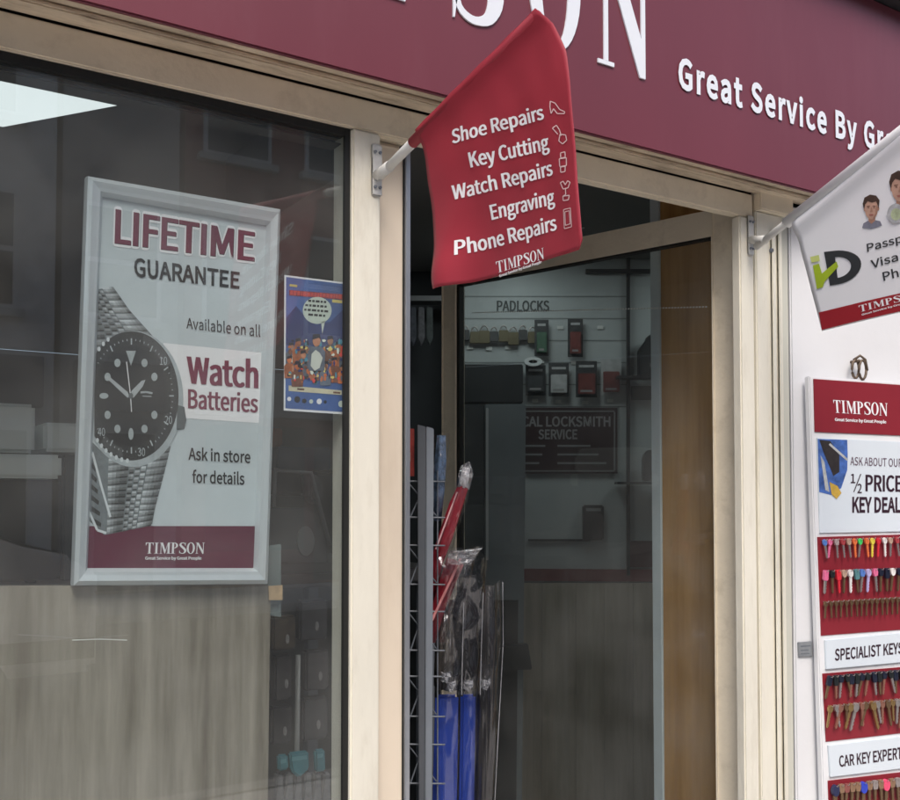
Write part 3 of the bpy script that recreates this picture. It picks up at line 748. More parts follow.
icon([[(402, 408), (414, 405), (415, 420), (403, 422), (402, 408)], [(399, 424), (418, 421), (419, 442), (401, 445), (399, 424)], [(403, 446), (416, 444), (416, 458), (404, 460), (403, 446)]])
icon([[(404, 488), (412, 484), (418, 494), (424, 483), (431, 487), (426, 502), (412, 505), (404, 488)], [(419, 505), (420, 520), (412, 524), (430, 522), (428, 534), (413, 536), (412, 524)]])
icon([[(414, 560), (434, 556), (438, 606), (417, 611), (414, 560)], [(418, 566), (431, 563), (434, 598), (420, 602), (418, 566)]], .8)

# white passport photo flag
def wave2(x, y): return .005 * math.sin((x - 800) / 30 + y / 60) + .012 * math.exp(-((y - (228 - (x - 795) * .84)) / 9) ** 2)
B2 = Vector(((XR0 + XR1) / 2 + .0, -.01, 2.2))
fb = math.radians(6)
R2 = Plane(B2, (math.cos(fb), -math.sin(fb), 0), wave2); R2f = Plane(B2, (math.cos(fb), -math.sin(fb), 0))
left2 = [(794, 222), (800, 252), (810, 290), (822, 331)]
right2 = [(992, 62), (1004, 130), (1016, 210), (1024, 284)]
f2, c2 = flag('passport_flag', 'white passport photo flag on a short pole beside the door', (757, 246), R2, None, None, left2, right2, FLAGW, LETW)
q0, q1 = R2f.at(756, 247), R2f.at(992, 60)
tube('pole', [q0, q0 + (q1 - q0) * .24], .0090, WPOLE, f2, 14)
tube('hem_tube', [q0 + (q1 - q0) * .16, q0 + (q1 - q0) * 1.0], .0135, FLAGW, f2, 14)
bxp = PY(0).at(749, 236)
bracket(f2, bxp, -.002)
tube('socket', [bxp + Vector((0, -.006, -.012)), q0 + (q1 - q0) * .05], .0106, WPOLE, f2, 14)
Y = lambda x, y: (740 + x / 3.6375, 130 + y / 3.6375)
D2 = lambda name, polys, off, m: decal(name, [[Y(*p) for p in pl] for pl in (polys if isinstance(polys[0][0], (tuple, list)) else [polys])], R2, off, m, c2)
# red band, following the lower hem
decal('red_band', [(818.5, 312.5), (860, 303), (900, 294), (960, 280), (1022, 267), (1024, 283.5), (960, 299), (900, 312), (860, 321), (822.3, 330)], R2, .0016, mat('flag_band_red', (.33, .02, .03), .45, .05), c2)
roman_text('lettering', 'TIMPSON', [Y(438, 640), Y(660, 584), Y(664, 606), Y(442, 664)], R2, .0024, PWHITE, c2)
text('lettering', 'Great Service by Great People', [Y(450, 670), Y(655, 614), Y(656, 620), Y(451, 676)], R2, .0024, PWHITE, c2, .03)
DKG = mat('print_charcoal', (.035, .04, .045), .5); LIME = mat('print_lime', (.38, .52, .03), .5, .1, 30)
# the D of the logo with its counter, and the green i and tick
Dq = [Y(302, 443), Y(442, 428), Y(446, 548), Y(326, 566)]
dd = [_rect(.0, .27, 0, 1)] + _ring(.27, .5, .73, .5, .43, .31, -90, 90, 18)
bm = bmesh.new()
for q_ in dd: bm.faces.new([bm.verts.new((*bil(Dq, a, b), 0)) for a, b in q_])
drape(bm, R2, .0018); bm_obj('logo_letter', bm, DKG, c2)
D2('logo_tick', [[(262, 492), (285, 486), (296, 522), (350, 478), (357, 497), (306, 552), (300, 572), (278, 578)]], .0026, LIME)
D2('logo_dot', [[(252, 462), (284, 454), (288, 476), (258, 482)]], .0026, mat('print_lime_pale', (.60, .68, .22), .5))
for s, q in (('Passport', [(462, 416), (668, 362), (672, 388), (466, 444)]), ('Visa', [(478, 476), (580, 448), (584, 476), (484, 504)]), ('Photos', [(524, 520), (690, 476), (694, 504), (530, 550)])):
    text('lettering', s, [Y(*p) for p in q], R2, .0018, DKG, c2, .008)
SKIN = mat('print_skin', (.52, .32, .24), .6, .12, 50); HAIR = mat('print_hair', (.06, .035, .025), .6, .3, 60); SHIRT = mat('print_shirt', (.20, .21, .27), .6, .2, 60)
def portrait(cx, cy, s):
    e = lambda pts: [(cx + a * s, cy + b * s) for a, b in pts]
    D2('portrait_shirt', e([(-34, 70), (-30, 54), (-12, 44), (0, 52), (14, 42), (34, 46), (42, 62), (22, 68), (0, 74)]), .0017, SHIRT)
    D2('portrait_neck', e([(-11, 22), (14, 22), (15, 44), (1, 56), (-10, 46)]), .0019, SKIND)
    D2('portrait_ear', e(ell(-25, 2, 4, 8, 10)), .0020, SKIND); D2('portrait_ear', e(ell(26, 0, 4, 8, 10)), .0020, SKIND)
    D2('portrait_face', e([(-24, -20), (-25, 6), (-20, 24), (-9, 37), (3, 40), (13, 35), (22, 21), (25, 2), (23, -22), (0, -34)]), .0022, SKIN)
    D2('portrait_shade', e([(6, 37), (13, 35), (22, 21), (25, 2), (23, -18), (17, -4), (16, 16)]), .0024, SKIND)
    D2('portrait_hair', e([(-28, 2), (-33, -18), (-27, -40), (-6, -51), (18, -47), (31, -30), (28, 0), (24, -14), (18, -26), (2, -22), (-14, -27), (-23, -16)]), .0026, HAIR)
    D2('portrait_brow', [e([(-17, -9), (-5, -11), (-5, -8), (-17, -6)]), e([(5, -11), (17, -10), (17, -7), (5, -8)]), e(ell(-10, -3, 3.6, 1.8, 8)), e(ell(11, -3, 3.6, 1.8, 8))], .0029, mat('print_brow', (.17, .085, .06), .6))
    D2('portrait_nose', e([(-1, -4), (3, -4), (6, 11), (-3, 12)]), .0029, SKIND)
    D2('portrait_mouth', e([(-9, 22), (1, 20), (11, 21), (6, 26), (-5, 26)]), .0029, mat('print_lip', (.36, .13, .11), .6))
SKIND = mat('print_skin_shade', (.38, .21, .15), .6, .12, 50)
portrait(478, 286, 1.0); portrait(585, 212, 1.25); portrait(705, 150, 1.1)
D2('seal', ell(572, 305, 32, 36, 22), .0030, mat('print_seal', (.45, .47, .49), .5, .3, 60)); D2('seal_centre', ell(574, 308, 20, 22, 18), .0033, mat('print_seal_green', (.48, .56, .36), .5, .3, 60))

# ------------------------------------------------------------------ key display board on the white wall
kp = Plane(WO + WN * .03, WN)
board = empty('key_display_board', kp.at(860, 820))
tag(board, 'tall white framed key display board hanging on the white wall', 'display board')
E_ = 9.0     # the right-hand edge lies this many pixels outside the photograph
def ext(a, b, x=909.0):
    t = (x - a[0]) / (b[0] - a[0]); return (x, a[1] + (b[1] - a[1]) * t)
def rq(tl, tr, br, bl, x=907.5):
    return [tl, ext(tl, tr, x), ext(bl, br, x), bl]
slab('backing', [(809, 376), (911, 383), (915, 1000), (831, 1025)], kp, 0, .02, mat('board_white', (.80, .81, .83), .4, .02), board, .003)
REDP = mat('board_red', (.25, .018, .030), .45, .06, 12)
CARD = mat('card_white', (.70, .77, .83), .4, .02)
slab('header', rq((813, 379), (900, 385), (900, 435.6), (814.2, 432)), kp, .003, .003, REDP, board, .0006)
hd = board.children[-1]
roman_text('lettering', 'TIMPSON', [(832, 400), (886.5, 403.5), (886.5, 416), (833, 412.7)], kp, .0038, PWHITE, hd)
text('lettering', 'Great Service by Great People', [(834, 418), (885, 420.5), (885, 423.5), (834, 421)], kp, .0038, PWHITE, hd, .03)
card = slab('offer_card', rq((816, 438), (900, 442), (900, 531.5), (819, 533)), kp, .004, .004, CARD, board, .0006)
DKP = mat('print_dark_plum', (.035, .012, .025), .5)
text('lettering', 'ASK ABOUT OUR', [(849, 457), (901, 459), (901, 467), (849, 465)], kp, .0048, mat('print_mid_plum', (.14, .09, .13), .5), card, .004)
text('lettering', '1', [(849.5, 474), (854, 474), (854, 483), (849.5, 483)], kp, .0048, DKP, card, .008)
decal('lettering', strip([(852.5, 492), (859.5, 474)], 1.0), kp, .0048, DKP, card)
text('lettering', '2', [(856, 484), (860.5, 484), (860.5, 493), (856, 493)], kp, .0048, DKP, card, .008)
text('lettering', 'PRICE', [(864.5, 475), (900.5, 476), (900.5, 491.5), (864.5, 491)], kp, .0048, DKP, card, .02)
text('lettering', 'KEY DEALS', [(851, 497.5), (906, 498), (906, 512), (851, 512)], kp, .0048, DKP, card, .018)
decal('picture', clipx([(846, 440), (846.5, 455), (846, 470), (840, 488), (830, 495), (818, 492), (816.5, 439)], 800), kp, .0046, mat('picture_blue', (.06, .14, .42), .5, .5, 40), card)
decal('picture_key', [[(818, 440), (829, 441), (838, 455), (838, 472), (832, 476), (828, 466), (822, 452)], ], kp, .0050, mat('picture_dark', (.03, .025, .025), .5, .3, 60), card)
decal('picture_key', strip([(828, 444), (846, 460)], 2.2) + [[(819, 455), (823, 462), (828, 492), (824, 490)]], kp, .0053, mat('picture_steel', (.45, .47, .47), .5, .3, 60), card)
decal('picture_key', [[(828, 482), (836, 486), (840, 493), (835, 499), (830, 494)]], kp, .0056, mat('picture_gold', (.55, .36, .06), .5, .2, 60), card)
pn1 = slab('key_panel', rq((817, 537), (900, 534.5), (900, 629.6), (820.7, 635.5)), kp, .002, .002, REDP, board)
lb1 = slab('label_strip', rq((823.8, 640), (900, 632.5), (900, 662), (824.9, 669)), kp, .006, .006, CARD, board, .0008)
text('lettering', 'SPECIALIST KEYS', [(833, 649), (901, 642), (901, 652.5), (833, 660)], kp, .0068, DKP, lb1, .012)
pn2 = slab('key_panel', rq((822, 673.5), (900, 667), (900, 733), (825.5, 741.5)), kp, .002, .002, REDP, board)
lb2 = slab('label_strip', rq((827, 745), (900, 736), (900, 768), (829, 776.5)), kp, .006, .006, CARD, board, .0008)
text('lettering', 'CAR KEY EXPERTS', [(837, 755.5), (905, 746), (905, 757), (837.6, 766)], kp, .0068, DKP, lb2, .012)
pn3 = slab('key_panel', rq((827.4, 780.5), (900, 772), (900, 860), (831, 875)), kp, .002, .002, REDP, board)
lb3 = slab('label_strip', rq((832, 880), (900, 865), (900, 900), (834, 918)), kp, .006, .006, CARD, board, .0008)
# keys: one blade and a few bow shapes, shared by all
def key_mesh(nm, kind):
    bm = bmesh.new()
    if kind == 'blade':
        prof = [(-.055, -.28), (.06, -.28), (.06, -.52), (.035, -.57), (.06, -.62), (.03, -.69), (.06, -.75), (.03, -.82), (.05, -.88), (.03, -.94), (-.02, -1.0), (-.055, -.93)]
    elif kind == 'round': prof = ell(0, -.15, .125, .17, 12)
    elif kind == 'tri': prof = [(-.09, .02), (.09, .02), (.13, -.14), (.09, -.30), (-.09, -.30), (-.13, -.14)]
    else: prof = [(-.09, .03), (.09, .03), (.12, -.02), (.12, -.36), (.08, -.42), (-.08, -.42), (-.12, -.36), (-.12, -.02)]
    t = .03 if kind == 'blade' else .055
    add_prism(bm, [(a, -t, b) for a, b in prof], [(a, t, b) for a, b in prof])
    bmesh.ops.recalc_face_normals(bm, faces=bm.faces)
    me = bpy.data.meshes.new(nm); bm.to_mesh(me); bm.free(); return me
KM = {k: key_mesh('key_' + k, k) for k in ('blade', 'round', 'tri', 'fob')}
KC = {}
def kmat(nm, c, metal=0.0, rough=.4):
    if nm not in KC: KC[nm] = mat('key_' + nm, c, rough, .1, 30, metal=metal)
    return KC[nm]
BRASS = kmat('brass', (.45, .30, .13), .8); NICK = kmat('nickel', (.52, .48, .46), .8); COPP = kmat('copper', (.46, .22, .16), .7); DULL = kmat('dull_brass', (.22, .14, .08), .6)
COL = {'blue': (.10, .22, .60), 'pink': (.75, .16, .32), 'grey': (.42, .34, .34), 'dullred': (.42, .06, .07), 'tan': (.50, .34, .26), 'orange': (.78, .18, .06), 'green': (.06, .62, .14), 'yellow': (.80, .66, .08), 'red': (.68, .03, .05), 'white': (.8, .78, .76), 'purple': (.26, .10, .42), 'navy': (.011, .015, .034), 'black': (.012, .016, .018), 'teal': (.10, .24, .26), 'lilac': (.48, .42, .70)}
_km = {}
def kme(kind, m):
    if (kind, m.name) not in _km:
        me = KM[kind].copy(); me.materials.append(m); _km[(kind, m.name)] = me
    return _km[(kind, m.name)]
hook_me = None
def hang_key(x, y, hpx, head, headm, bladem, label, group, tilt=0.0, panel=None, off=.012):
    global hook_me
    p = kp.at(x, y, off); q = kp.at(x, y + hpx, off); s = (p - q).length
    M = Matrix(((WD.x, -WN.x, 0, p.x), (WD.y, -WN.y, 0, p.y), (0, 0, 1, p.z), (0, 0, 0, 1))) @ Matrix.Rotation(tilt, 4, 'Y') @ Matrix.Diagonal((s, s, s, 1))
    k = empty('key', (0, 0, 0)); k.matrix_world = M; tag(k, label, 'key', group)
    for nm, me in (('bow', kme(head, headm)), ('blade', kme('blade', bladem))):
        c = bpy.data.objects.new(nm, me); col.objects.link(c); c.parent = k
    if hook_me is None:
        bm = bmesh.new(); add_tube(bm, [(0, 0, 0), (0, -.018, 0), (0, -.021, .004)], .0011, 6)
        hook_me = bpy.data.meshes.new('hook'); bm.to_mesh(hook_me); bm.free(); hook_me.materials.append(NICK)
    if panel is not None:
        h = bpy.data.objects.new('hook', hook_me); col.objects.link(h); h.parent = panel
        b = kp.at(x, y + .6, .0022)
        h.matrix_world = Matrix(((WD.x, -WN.x, 0, b.x), (WD.y, -WN.y, 0, b.y), (0, 0, 1, b.z), (0, 0, 0, 1)))
row1 = [('blue', 'round'), ('pink', 'round'), ('grey', 'tri'), ('dullred', 'round'), ('tan', 'tri'), ('orange', 'round'), ('green', 'round'), ('orange', 'tri'), ('yellow', 'round'), ('red', 'tri'), ('white', 'round'), ('tan', 'round'), ('dullred', 'tri'), ('purple', 'round'), ('blue', 'tri')]
seen1 = {}
lab1 = ['blue headed key first in the top row of the board', 'pink headed key second in the top row of the board', 'grey triangular headed key third in the top row of the board', 'dull red round headed key fourth in the top row',
        'tan triangular headed key fifth in the top row', 'orange key just left of the green one in the top row', 'bright green headed key in the top row of the board', 'orange key between green and yellow keys in the top row',
        'bright yellow key in the top row of the board', 'red key just right of the yellow one in the top row', 'white headed key in the top row of the board', 'tan round headed key near the right of the top row',
        'dull red key left of the purple one in the top row', 'purple headed key near the right end of the top row', 'blue key at the right end of the top row']
for i, (c, h) in enumerate(row1):
    x = 821 + i * 6.0
    hm = kmat(c, COL[c])
    hang_key(x, 539.5 - i * .18, 19, h, hm, hm if c in ('pink', 'orange', 'yellow', 'red', 'white') else NICK, lab1[i], 'coloured keys in the top row of the key board', random.uniform(-.2, .2), pn1)
row2 = [('pink', 'fob', NICK), ('black', 'tri', DULL), ('red', 'fob', None), ('tan', 'round', DULL), ('white', 'round', None), ('teal', 'fob', DULL), ('blue', 'tri', NICK), ('lilac', 'round', None), ('pink', 'tri', NICK), ('navy', 'tri', DULL), ('navy', 'fob', DULL), ('white', 'round', DULL), ('navy', 'round', DULL), ('navy', 'fob', DULL)]
lab2 = ['pink fob key first in the second row of the board', 'black headed key second in the second row', 'solid red key third in the second row', 'tan round headed key fourth in the second row', 'all white key in the second row of the board',
        'teal fob key in the second row of the board', 'blue headed key in the second row of the board', 'lilac key in the second row of the board', 'pink triangular headed key in the second row', 'navy key just right of the pink one in the second row',
        'navy fob key left of the white headed one in the second row', 'white headed key among navy ones in the second row', 'navy round headed key right of the white headed one', 'navy fob key at the right end of the second row']
for i, (c, h, bl) in enumerate(row2):
    hm = kmat(c, COL[c])
    hang_key(822.5 + i * 6.1, 570.5 - i * .22, 23, h, hm, bl or hm, lab2[i], 'keys in the second row of the key board', random.uniform(-.2, .2), pn1)
for i in range(17):
    hang_key(822.5 + i * 5.1, 601 - i * .3, 17, 'round', DULL, DULL, ORD[i] + ' plain brass key from the left in the third row of the board', 'plain brass keys of the third row', random.uniform(-.06, .06), pn1)
for i in range(15):
    c = ('navy', 'black')[i % 2]
    hang_key(827 + i * 5.4, 675.5 - i * .46, 23, ('fob', 'tri')[(i // 2) % 2], kmat(c, COL[c]), (DULL, COPP, NICK)[i % 3], ORD[i] + ' black headed key from the left directly under the specialist keys label', 'black headed specialist keys', random.uniform(-.3, .3), pn2)
for i in range(16):
    m_ = (BRASS, DULL, COPP, NICK)[(i * 3) % 4]
    hang_key(827.5 + i * 5.1, 704.5 - i * .5, random.uniform(22, 30), 'round', m_, m_, ORD[i] + ' bare metal key from the left just above the car key label', 'bare metal specialist keys', random.uniform(-.4, .4), pn2)
row6 = ['navy', 'tan', 'dullred', 'tan', 'tan', 'blue', 'tan', 'grey', 'tan', 'pink', 'tan', 'grey', 'tan']
for i, c in enumerate(row6):
    big = c in ('blue', 'pink', 'navy')
    cm = kmat(c + '_fob', {'blue': (.03, .06, .50), 'pink': (.80, .08, .18), 'navy': (.02, .025, .08), 'tan': (.25, .15, .09), 'dullred': (.25, .08, .07), 'grey': (.28, .24, .23)}[c])
    lab = {'blue': 'royal blue headed car key in the bottom row of the board', 'pink': 'bright pink headed car key in the bottom row of the board', 'navy': 'navy headed car key first in the bottom row'}.get(c, 'plain car key hanging ' + ORD[i] + ' from the left below the car key label')
    hang_key(832 + i * 5.6, 784.0 - i * .62, 34 if big else 27, 'round' if big else 'tri', cm, DULL, lab, 'car keys in the bottom row', random.uniform(-.08, .08), pn3)
# hook and shackle the board hangs from
hk = empty('hanging_hook', kp.at(853, 372, -.02)); tag(hk, 'rusty metal hook and link holding the key board on the wall', 'hook')
RUST = mat('rusty_steel', (.16, .12, .09), .6, .4, 60, metal=.5)
tube('hook_screw', [WP.at(851, 362, -.003), WP.at(851, 362, .03)], .004, RUST, hk)
def ring_pts(cx, cy, rx, ry, off, n=14): return [WP.at(x, y, off) for x, y in ell(cx, cy, rx, ry, n)] + [WP.at(cx + rx, cy, off), WP.at(cx + rx, cy + ry * .3, off)]
tube('chain_link', ring_pts(849.5, 370, 3.4, 9, .022), .0035, RUST, hk)
tube('chain_link', ring_pts(855, 371, 3.6, 9.5, .028), .0035, RUST, hk)
tube('hook_arm', [WP.at(848, 361, .02), WP.at(852, 357, .03), WP.at(857, 361, .03), WP.at(859, 372, .03)], .0035, RUST, hk)
# grey plate on the wall
pl_ = slab('wall_plate', [(797, 642), (810.5, 641), (811, 656), (797.5, 656.5)], WP, .006, .006, mat('plate_grey', (.30, .32, .34), .4, .15, 60, metal=.3), None, .0012)
tag(pl_, 'small grey metal plate fixed to the white wall', 'plate')
for q_ in (strip([(799, 646), (809, 645.3)], 1.4), strip([(799, 650), (807, 649.5)], 1.1), strip([(799, 653.5), (808, 653)], 1.1)): decal('lettering', q_, WP, .0064, GREYM, pl_)

# ------------------------------------------------------------------ ceiling light panel
zl = 2.596
lp = Plane((0, 0, zl), (0, 0, 1))
pts = [lp.at(*p) for p in ((-95, 61), (120.5, 105), (3, 127))]
d4 = pts[0] + (pts[2] - pts[1])
ce = empty('ceiling_light', (pts[1] + pts[0]) / 2); tag(ce, 'bright white ceiling light panel seen through the window', 'ceiling light')
bm = bmesh.new(); bm.faces.new([bm.verts.new(p) for p in (pts[0], pts[1], pts[2], d4)])
bm_obj('diffuser', bm, emit('dim_diffuser', (.93, 1.0, 1.0), .56), ce)
LIGHT = emit('fill_diffuser', (.90, 1.0, .99), 3.2)  # for the added panels only
cc = (pts[1] + d4) / 2
bm = bmesh.new(); add_prism(bm, [cc + (p - cc) * 1.015 + Vector((0, 0, .001)) for p in (pts[0], pts[1], pts[2], d4)], [cc + (p - cc) * 1.015 + Vector((0, 0, .005)) for p in (pts[0], pts[1], pts[2], d4)])
bm_obj('housing', bm, mat('light_housing', (.5, .5, .5), .5), ce)
for x, y, lab in ((2.31, 1.44, 'added ceiling light panel above the angled display wall'), (1.66, 3.6, 'added ceiling light panel at the rear left of the shop'), (3.3, .9, 'added ceiling light panel behind the return wall by the door')):  # unseen panels added to brighten the dark interior
    hs = .2 if y < 2 else .3
    c_ = empty('ceiling_light', (x, y, zl)); tag(c_, lab, 'ceiling light', 'added ceiling lights out of view')
    bm = bmesh.new(); bm.faces.new([bm.verts.new((x + a, y + b, zl)) for a, b in ((-hs, -hs), (hs, -hs), (hs, hs), (-hs, hs))]); bm_obj('diffuser', bm, LIGHT, c_)
    box('housing', x - hs - .01, x + hs + .01, y - hs - .01, y + hs + .01, zl + .001, zl + .005, MATS['light_housing'], c_, 0)

# ------------------------------------------------------------------ angled display wall at the back of the shop
FH = Vector((math.sin(YAW), math.cos(YAW), 0))
WB = 4.35
bwp = Plane(CAM + FH * WB, FH)
def bw(name, x0, x1, y0, y1, m, parent, off=.0, th=.01, bevel=0.0):
    return slab(name, [(x0, y0), (x1, y0), (x1, y1), (x0, y1)], bwp, off, th, m, parent, bevel)
zc = CAM.z
dw = slab('wall_display', [(456, 60), (627, 60), (627, 577), (456, 577)], bwp, 0, .04, mat('slatwall', (.40, .42, .42), .7, .05, 2)); dw['kind'] = 'structure'
dw2 = slab('wall_display', [(628.5, 60), (740, 60), (740, 545), (628.5, 545)], bwp, -.01, .04, MATS['slatwall']); dw2['kind'] = 'structure'
for k in range(6):
    bw('slat_groove', 457, 626.5, 296 + k * 22, 297.2 + k * 22, mat('slat_shadow', (.20, .21, .21), .8), dw, .0015, .001)
st = slab('red_trim', [(440, 568), (740, 570), (740, 582), (440, 580)], bwp, .012, .012, mat('red_trim', (.14, .018, .020), .5)); tag(st, 'dark red rail running along the top of the plank counter', 'rail')
ct = empty('plank_counter', bwp.at(590, 900)); tag(ct, 'dark plank fronted counter seen through the door glass', 'counter')
xs = [440, 478, 512, 541, 575, 603, 632, 661, 700, 740]
for a, b in zip(xs[:-1], xs[1:]):
    bw('plank', a + .12, b - .12, 583, 1010, DARKWOOD, ct, .03 + random.uniform(-.001, .001), .03, .0008)
pk = text('lettering', 'PADLOCKS', [(497, 301), (549, 301), (549, 311), (497, 311)], bwp, .003, mat('sign_dark', (.045, .05, .05), .6), dw, .02)
sg = empty('locksmith_sign', bwp.at(568, 473)); tag(sg, 'dark locksmith service sign on the back wall', 'sign')
bw('panel', 500, 617, 408, 473.5, mat('sign_maroon', (.035, .016, .018), .5), sg, .012, .01)
fr = mat('sign_line', (.20, .20, .20), .6)
decal('border', strip([(503, 411.5), (614, 411.5)], 1.3) + strip([(614, 412.2), (614, 470.3)], 1.3) + strip([(503, 471), (614, 471)], 1.3), bwp, .0135, fr, sg)
text('lettering', 'LOCAL LOCKSMITH', [(507, 417), (610, 417), (610, 426.5), (507, 426.5)], bwp, .0135, mat('sign_text', (.24, .23, .23), .6), sg, .015)
text('lettering', 'SERVICE', [(538, 430), (577, 430), (577, 439), (538, 439)], bwp, .0135, MATS['sign_text'], sg, .015)
for k in range(3):
    y = 446 + k * 8.6
    decal('lettering', strip([(508, y), (545 - 3 * k, y)], 2.0), bwp, .0135, fr, sg)
    decal('lettering', strip([(557, y), (590 + 8 * k, y)], 2.0), bwp, .0135, fr, sg)
# padlocks on hooks
PLK = [mat('padlock_brass', (.17, .145, .09), .4, .1, metal=.6), mat('padlock_dark', (.05, .05, .05), .5)]
def padlock(x, y, s, m, label):
    o = empty('padlock', bwp.at(x, y + 14 * s, .02)); tag(o, label, 'padlock', 'padlocks hanging below the padlocks heading')
    bw('body', x - 4.5 * s, x + 4.5 * s, y + 4 * s, y + 15 * s, m, o, .028, .014, .002)
    tube('shackle', [bwp.at(x + 3.2 * s * math.cos(t), y + 4.5 * s - 5 * s * math.sin(t), .021) for t in [math.pi * k / 8 for k in range(9)]], .0035, NICK, o, 6)
for i in range(8):
    padlock(465 + i * 9.6, 327 + (i % 2) * 1.5, .95 + .1 * (i % 3), PLK[0 if i % 3 else 1], ORD[i] + ' small padlock from the left in the row on the back wall')
def pack(x0, x1, y0, y1, m1, m2, label):
    o = empty('blister_pack', bwp.at((x0 + x1) / 2, y1, .02)); tag(o, label, 'pack', 'packs hanging on the back wall')
    bw('card', x0, x1, y0, y1, m1, o, .03, .003)
    bl = bw('blister', x0 + 2, x1 - 2, y0 + (y1 - y0) * .35, y1 - 3, m2, o, .044, .0135, .003)
    decal('card_title', strip([(x0 + 3, y0 + 5), (x1 - 3, y0 + 5)], 2.4), bwp, .0304, PW, o)
    decal('barcode', strip([(x0 + 4, y1 - 6), (x1 - 5, y1 - 6)], 2.0), bwp, .0446, MATS['sign_text'], bl)
PG = mat('pack_green', (.05, .11, .07), .5, .3, 40); PR = mat('pack_red', (.15, .035, .03), .5, .3, 40); PD = mat('pack_dark', (.035, .037, .04), .5, .3, 40); PW = mat('pack_white', (.4, .4, .4), .5, .2, 40)
pack(534, 548, 321, 357, PD, PG, 'green and dark pack at the right end of the padlock row')
pack(567, 582, 320, 358, PD, PR, 'red and dark pack right of the green one in the padlock row')
pack(525, 545, 366, 396, PD, PD, 'all dark pack below the white tape roll')
pack(548, 568, 364, 397, PD, PW, 'dark pack with pale blister in the lower row')
pack(575, 596, 362, 398, PD, PR, 'dark and red pack in the lower row left of the pale one')
pack(600, 620, 360, 396, PW, PR, 'pale pack with red blister at the end of the lower row')
bx1 = bw('storage_box', 461, 522, 366, 404, DARK, None, .06, .06, .004); tag(bx1, 'wide dark box hanging on the wall beside the packs', 'box')
tr_ = empty('tape_roll', bwp.at(532, 367, .05)); tag(tr_, 'white tape roll on the back wall above the dark pack', 'tape')
bm = bmesh.new()
for r0, off in ((1, .05),):
    for q in _ring(532, 363.5, 9, 4.5, 4.4, 1.8, 0, 360, 18):
        f_ = [bwp.at(x, y, .065) for x, y in q]; add_prism(bm, f_, [p - bwp.n * .02 for p in f_])
bm_obj('roll', bm, mat('tape_white', (.55, .56, .56), .6), tr_)
bw('core', 528, 536, 362, 365, DARK, tr_, .05, .01)
bw('peg', 531.5, 532.5, 361, 364, NICK, tr_, .05, .05)
for i, (x, y) in enumerate(((470, 346), (489, 347), (508, 346), (541, 360), (574, 361), (535, 399), (558, 400), (585, 401), (610, 399), (600, 326), (560, 326))):
    t_ = bw('price_ticket', x - 3, x + 3, y, y + 3.4, mat('ticket_white', (.6, .6, .58), .6, .1, 60), None, .006 + .001 * (i % 2), .002)
    tag(t_, 'tiny white price ticket ' + ('below the left padlocks', 'below the middle padlocks', 'below the right padlocks', 'below the green pack', 'below the upper red pack', 'below the all dark pack', 'below the pale blister pack', 'below the lower red pack', 'below the last pale pack', 'right of the upper red pack', 'between the green and red packs')[i] + ' on the back wall', 'ticket', 'price tickets on the back wall')
# dark cabinet and column in front of the wall
cbp = Plane(CAM + FH * 4.0, FH)
cab = empty('glass_cabinet', cbp.at(505, 900)); tag(cab, 'tall dark cabinet with a shiny edge behind the umbrellas', 'cabinet')
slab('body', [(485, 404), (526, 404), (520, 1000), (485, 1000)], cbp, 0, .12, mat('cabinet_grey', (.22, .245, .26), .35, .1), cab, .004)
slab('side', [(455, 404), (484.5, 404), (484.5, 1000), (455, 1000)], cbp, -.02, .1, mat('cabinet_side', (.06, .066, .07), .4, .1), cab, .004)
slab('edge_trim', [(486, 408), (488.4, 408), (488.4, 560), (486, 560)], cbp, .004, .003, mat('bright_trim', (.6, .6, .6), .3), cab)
slab('base', [(485, 600), (518, 600), (514, 1000), (485, 1000)], cbp, .012, .01, DARK, cab)
bb = slab('card_reader', [(500, 645), (527, 642), (531, 667), (503, 668)], cbp, .06, .05, DARK, None, .004); tag(bb, 'small black device mounted beside the plank counter', 'device')
# upright, shelves and things on them right of the display wall
up = bw('shelf_upright', 626.2, 629.2, 60, 575, DARK, None, .02, .02); tag(up, 'thin black upright post on the back wall', 'upright')
for i, (y, lab) in enumerate(((378, 'upper black shelf right of the back wall upright'), (482, 'lower black shelf right of the back wall upright'))):
    s_ = bw('wall_shelf', 614, 690, y, y + 2.4, DARK, None, .09, .08); tag(s_, lab, 'shelf', 'black wall shelves')
jk = slab('dark_bag', [(636, 377.6), (636, 352), (642, 346), (645, 338), (668, 336), (672, 377.6)], bwp, .08, .06, mat('bag_black', (.012, .014, .016), .6), None, .004); tag(jk, 'black bag standing on the upper shelf', 'bag')
decal('logo', [[(646, 366), (656, 365), (656, 368), (646, 369)]], bwp, .0808, fr, jk)
bt = slab('dark_bottle', [(640, 481.5), (640, 458), (644, 451), (654, 450), (658, 458), (658, 481.5)], bwp, .08, .05, mat('bottle_dark', (.03, .028, .03), .4), None, .005); tag(bt, 'dark rounded container standing on the lower shelf', 'container')
tp = bw('paper_notice', 631, 664, 386, 400, mat('notice_grey', (.12, .13, .13), .7), None, .0, .002); tag(tp, 'grey notice below the upper shelf', 'notice')
rm = bw('dark_phone', 582, 603, 505, 540, mat('phone_black', (.015, .016, .018), .35), None, .03, .03, .006); tag(rm, 'black handset hung on the pale wall above the counter', 'phone')
decal('screen', [(585, 508), (600, 508), (600, 511), (585, 511)], bwp, .0308, fr, rm)
cbx = bw('dark_cable_rail', 528, 590, 539, 541, DARK, None, .01, .01); tag(cbx, 'thin dark cable along the pale wall below the sign', 'cable')
bar = bw('hanging_rail', 585, 651, 270.5, 274.5, DARK, None, .03, .02); tag(bar, 'dark rail on the back wall above the padlocks heading', 'rail')
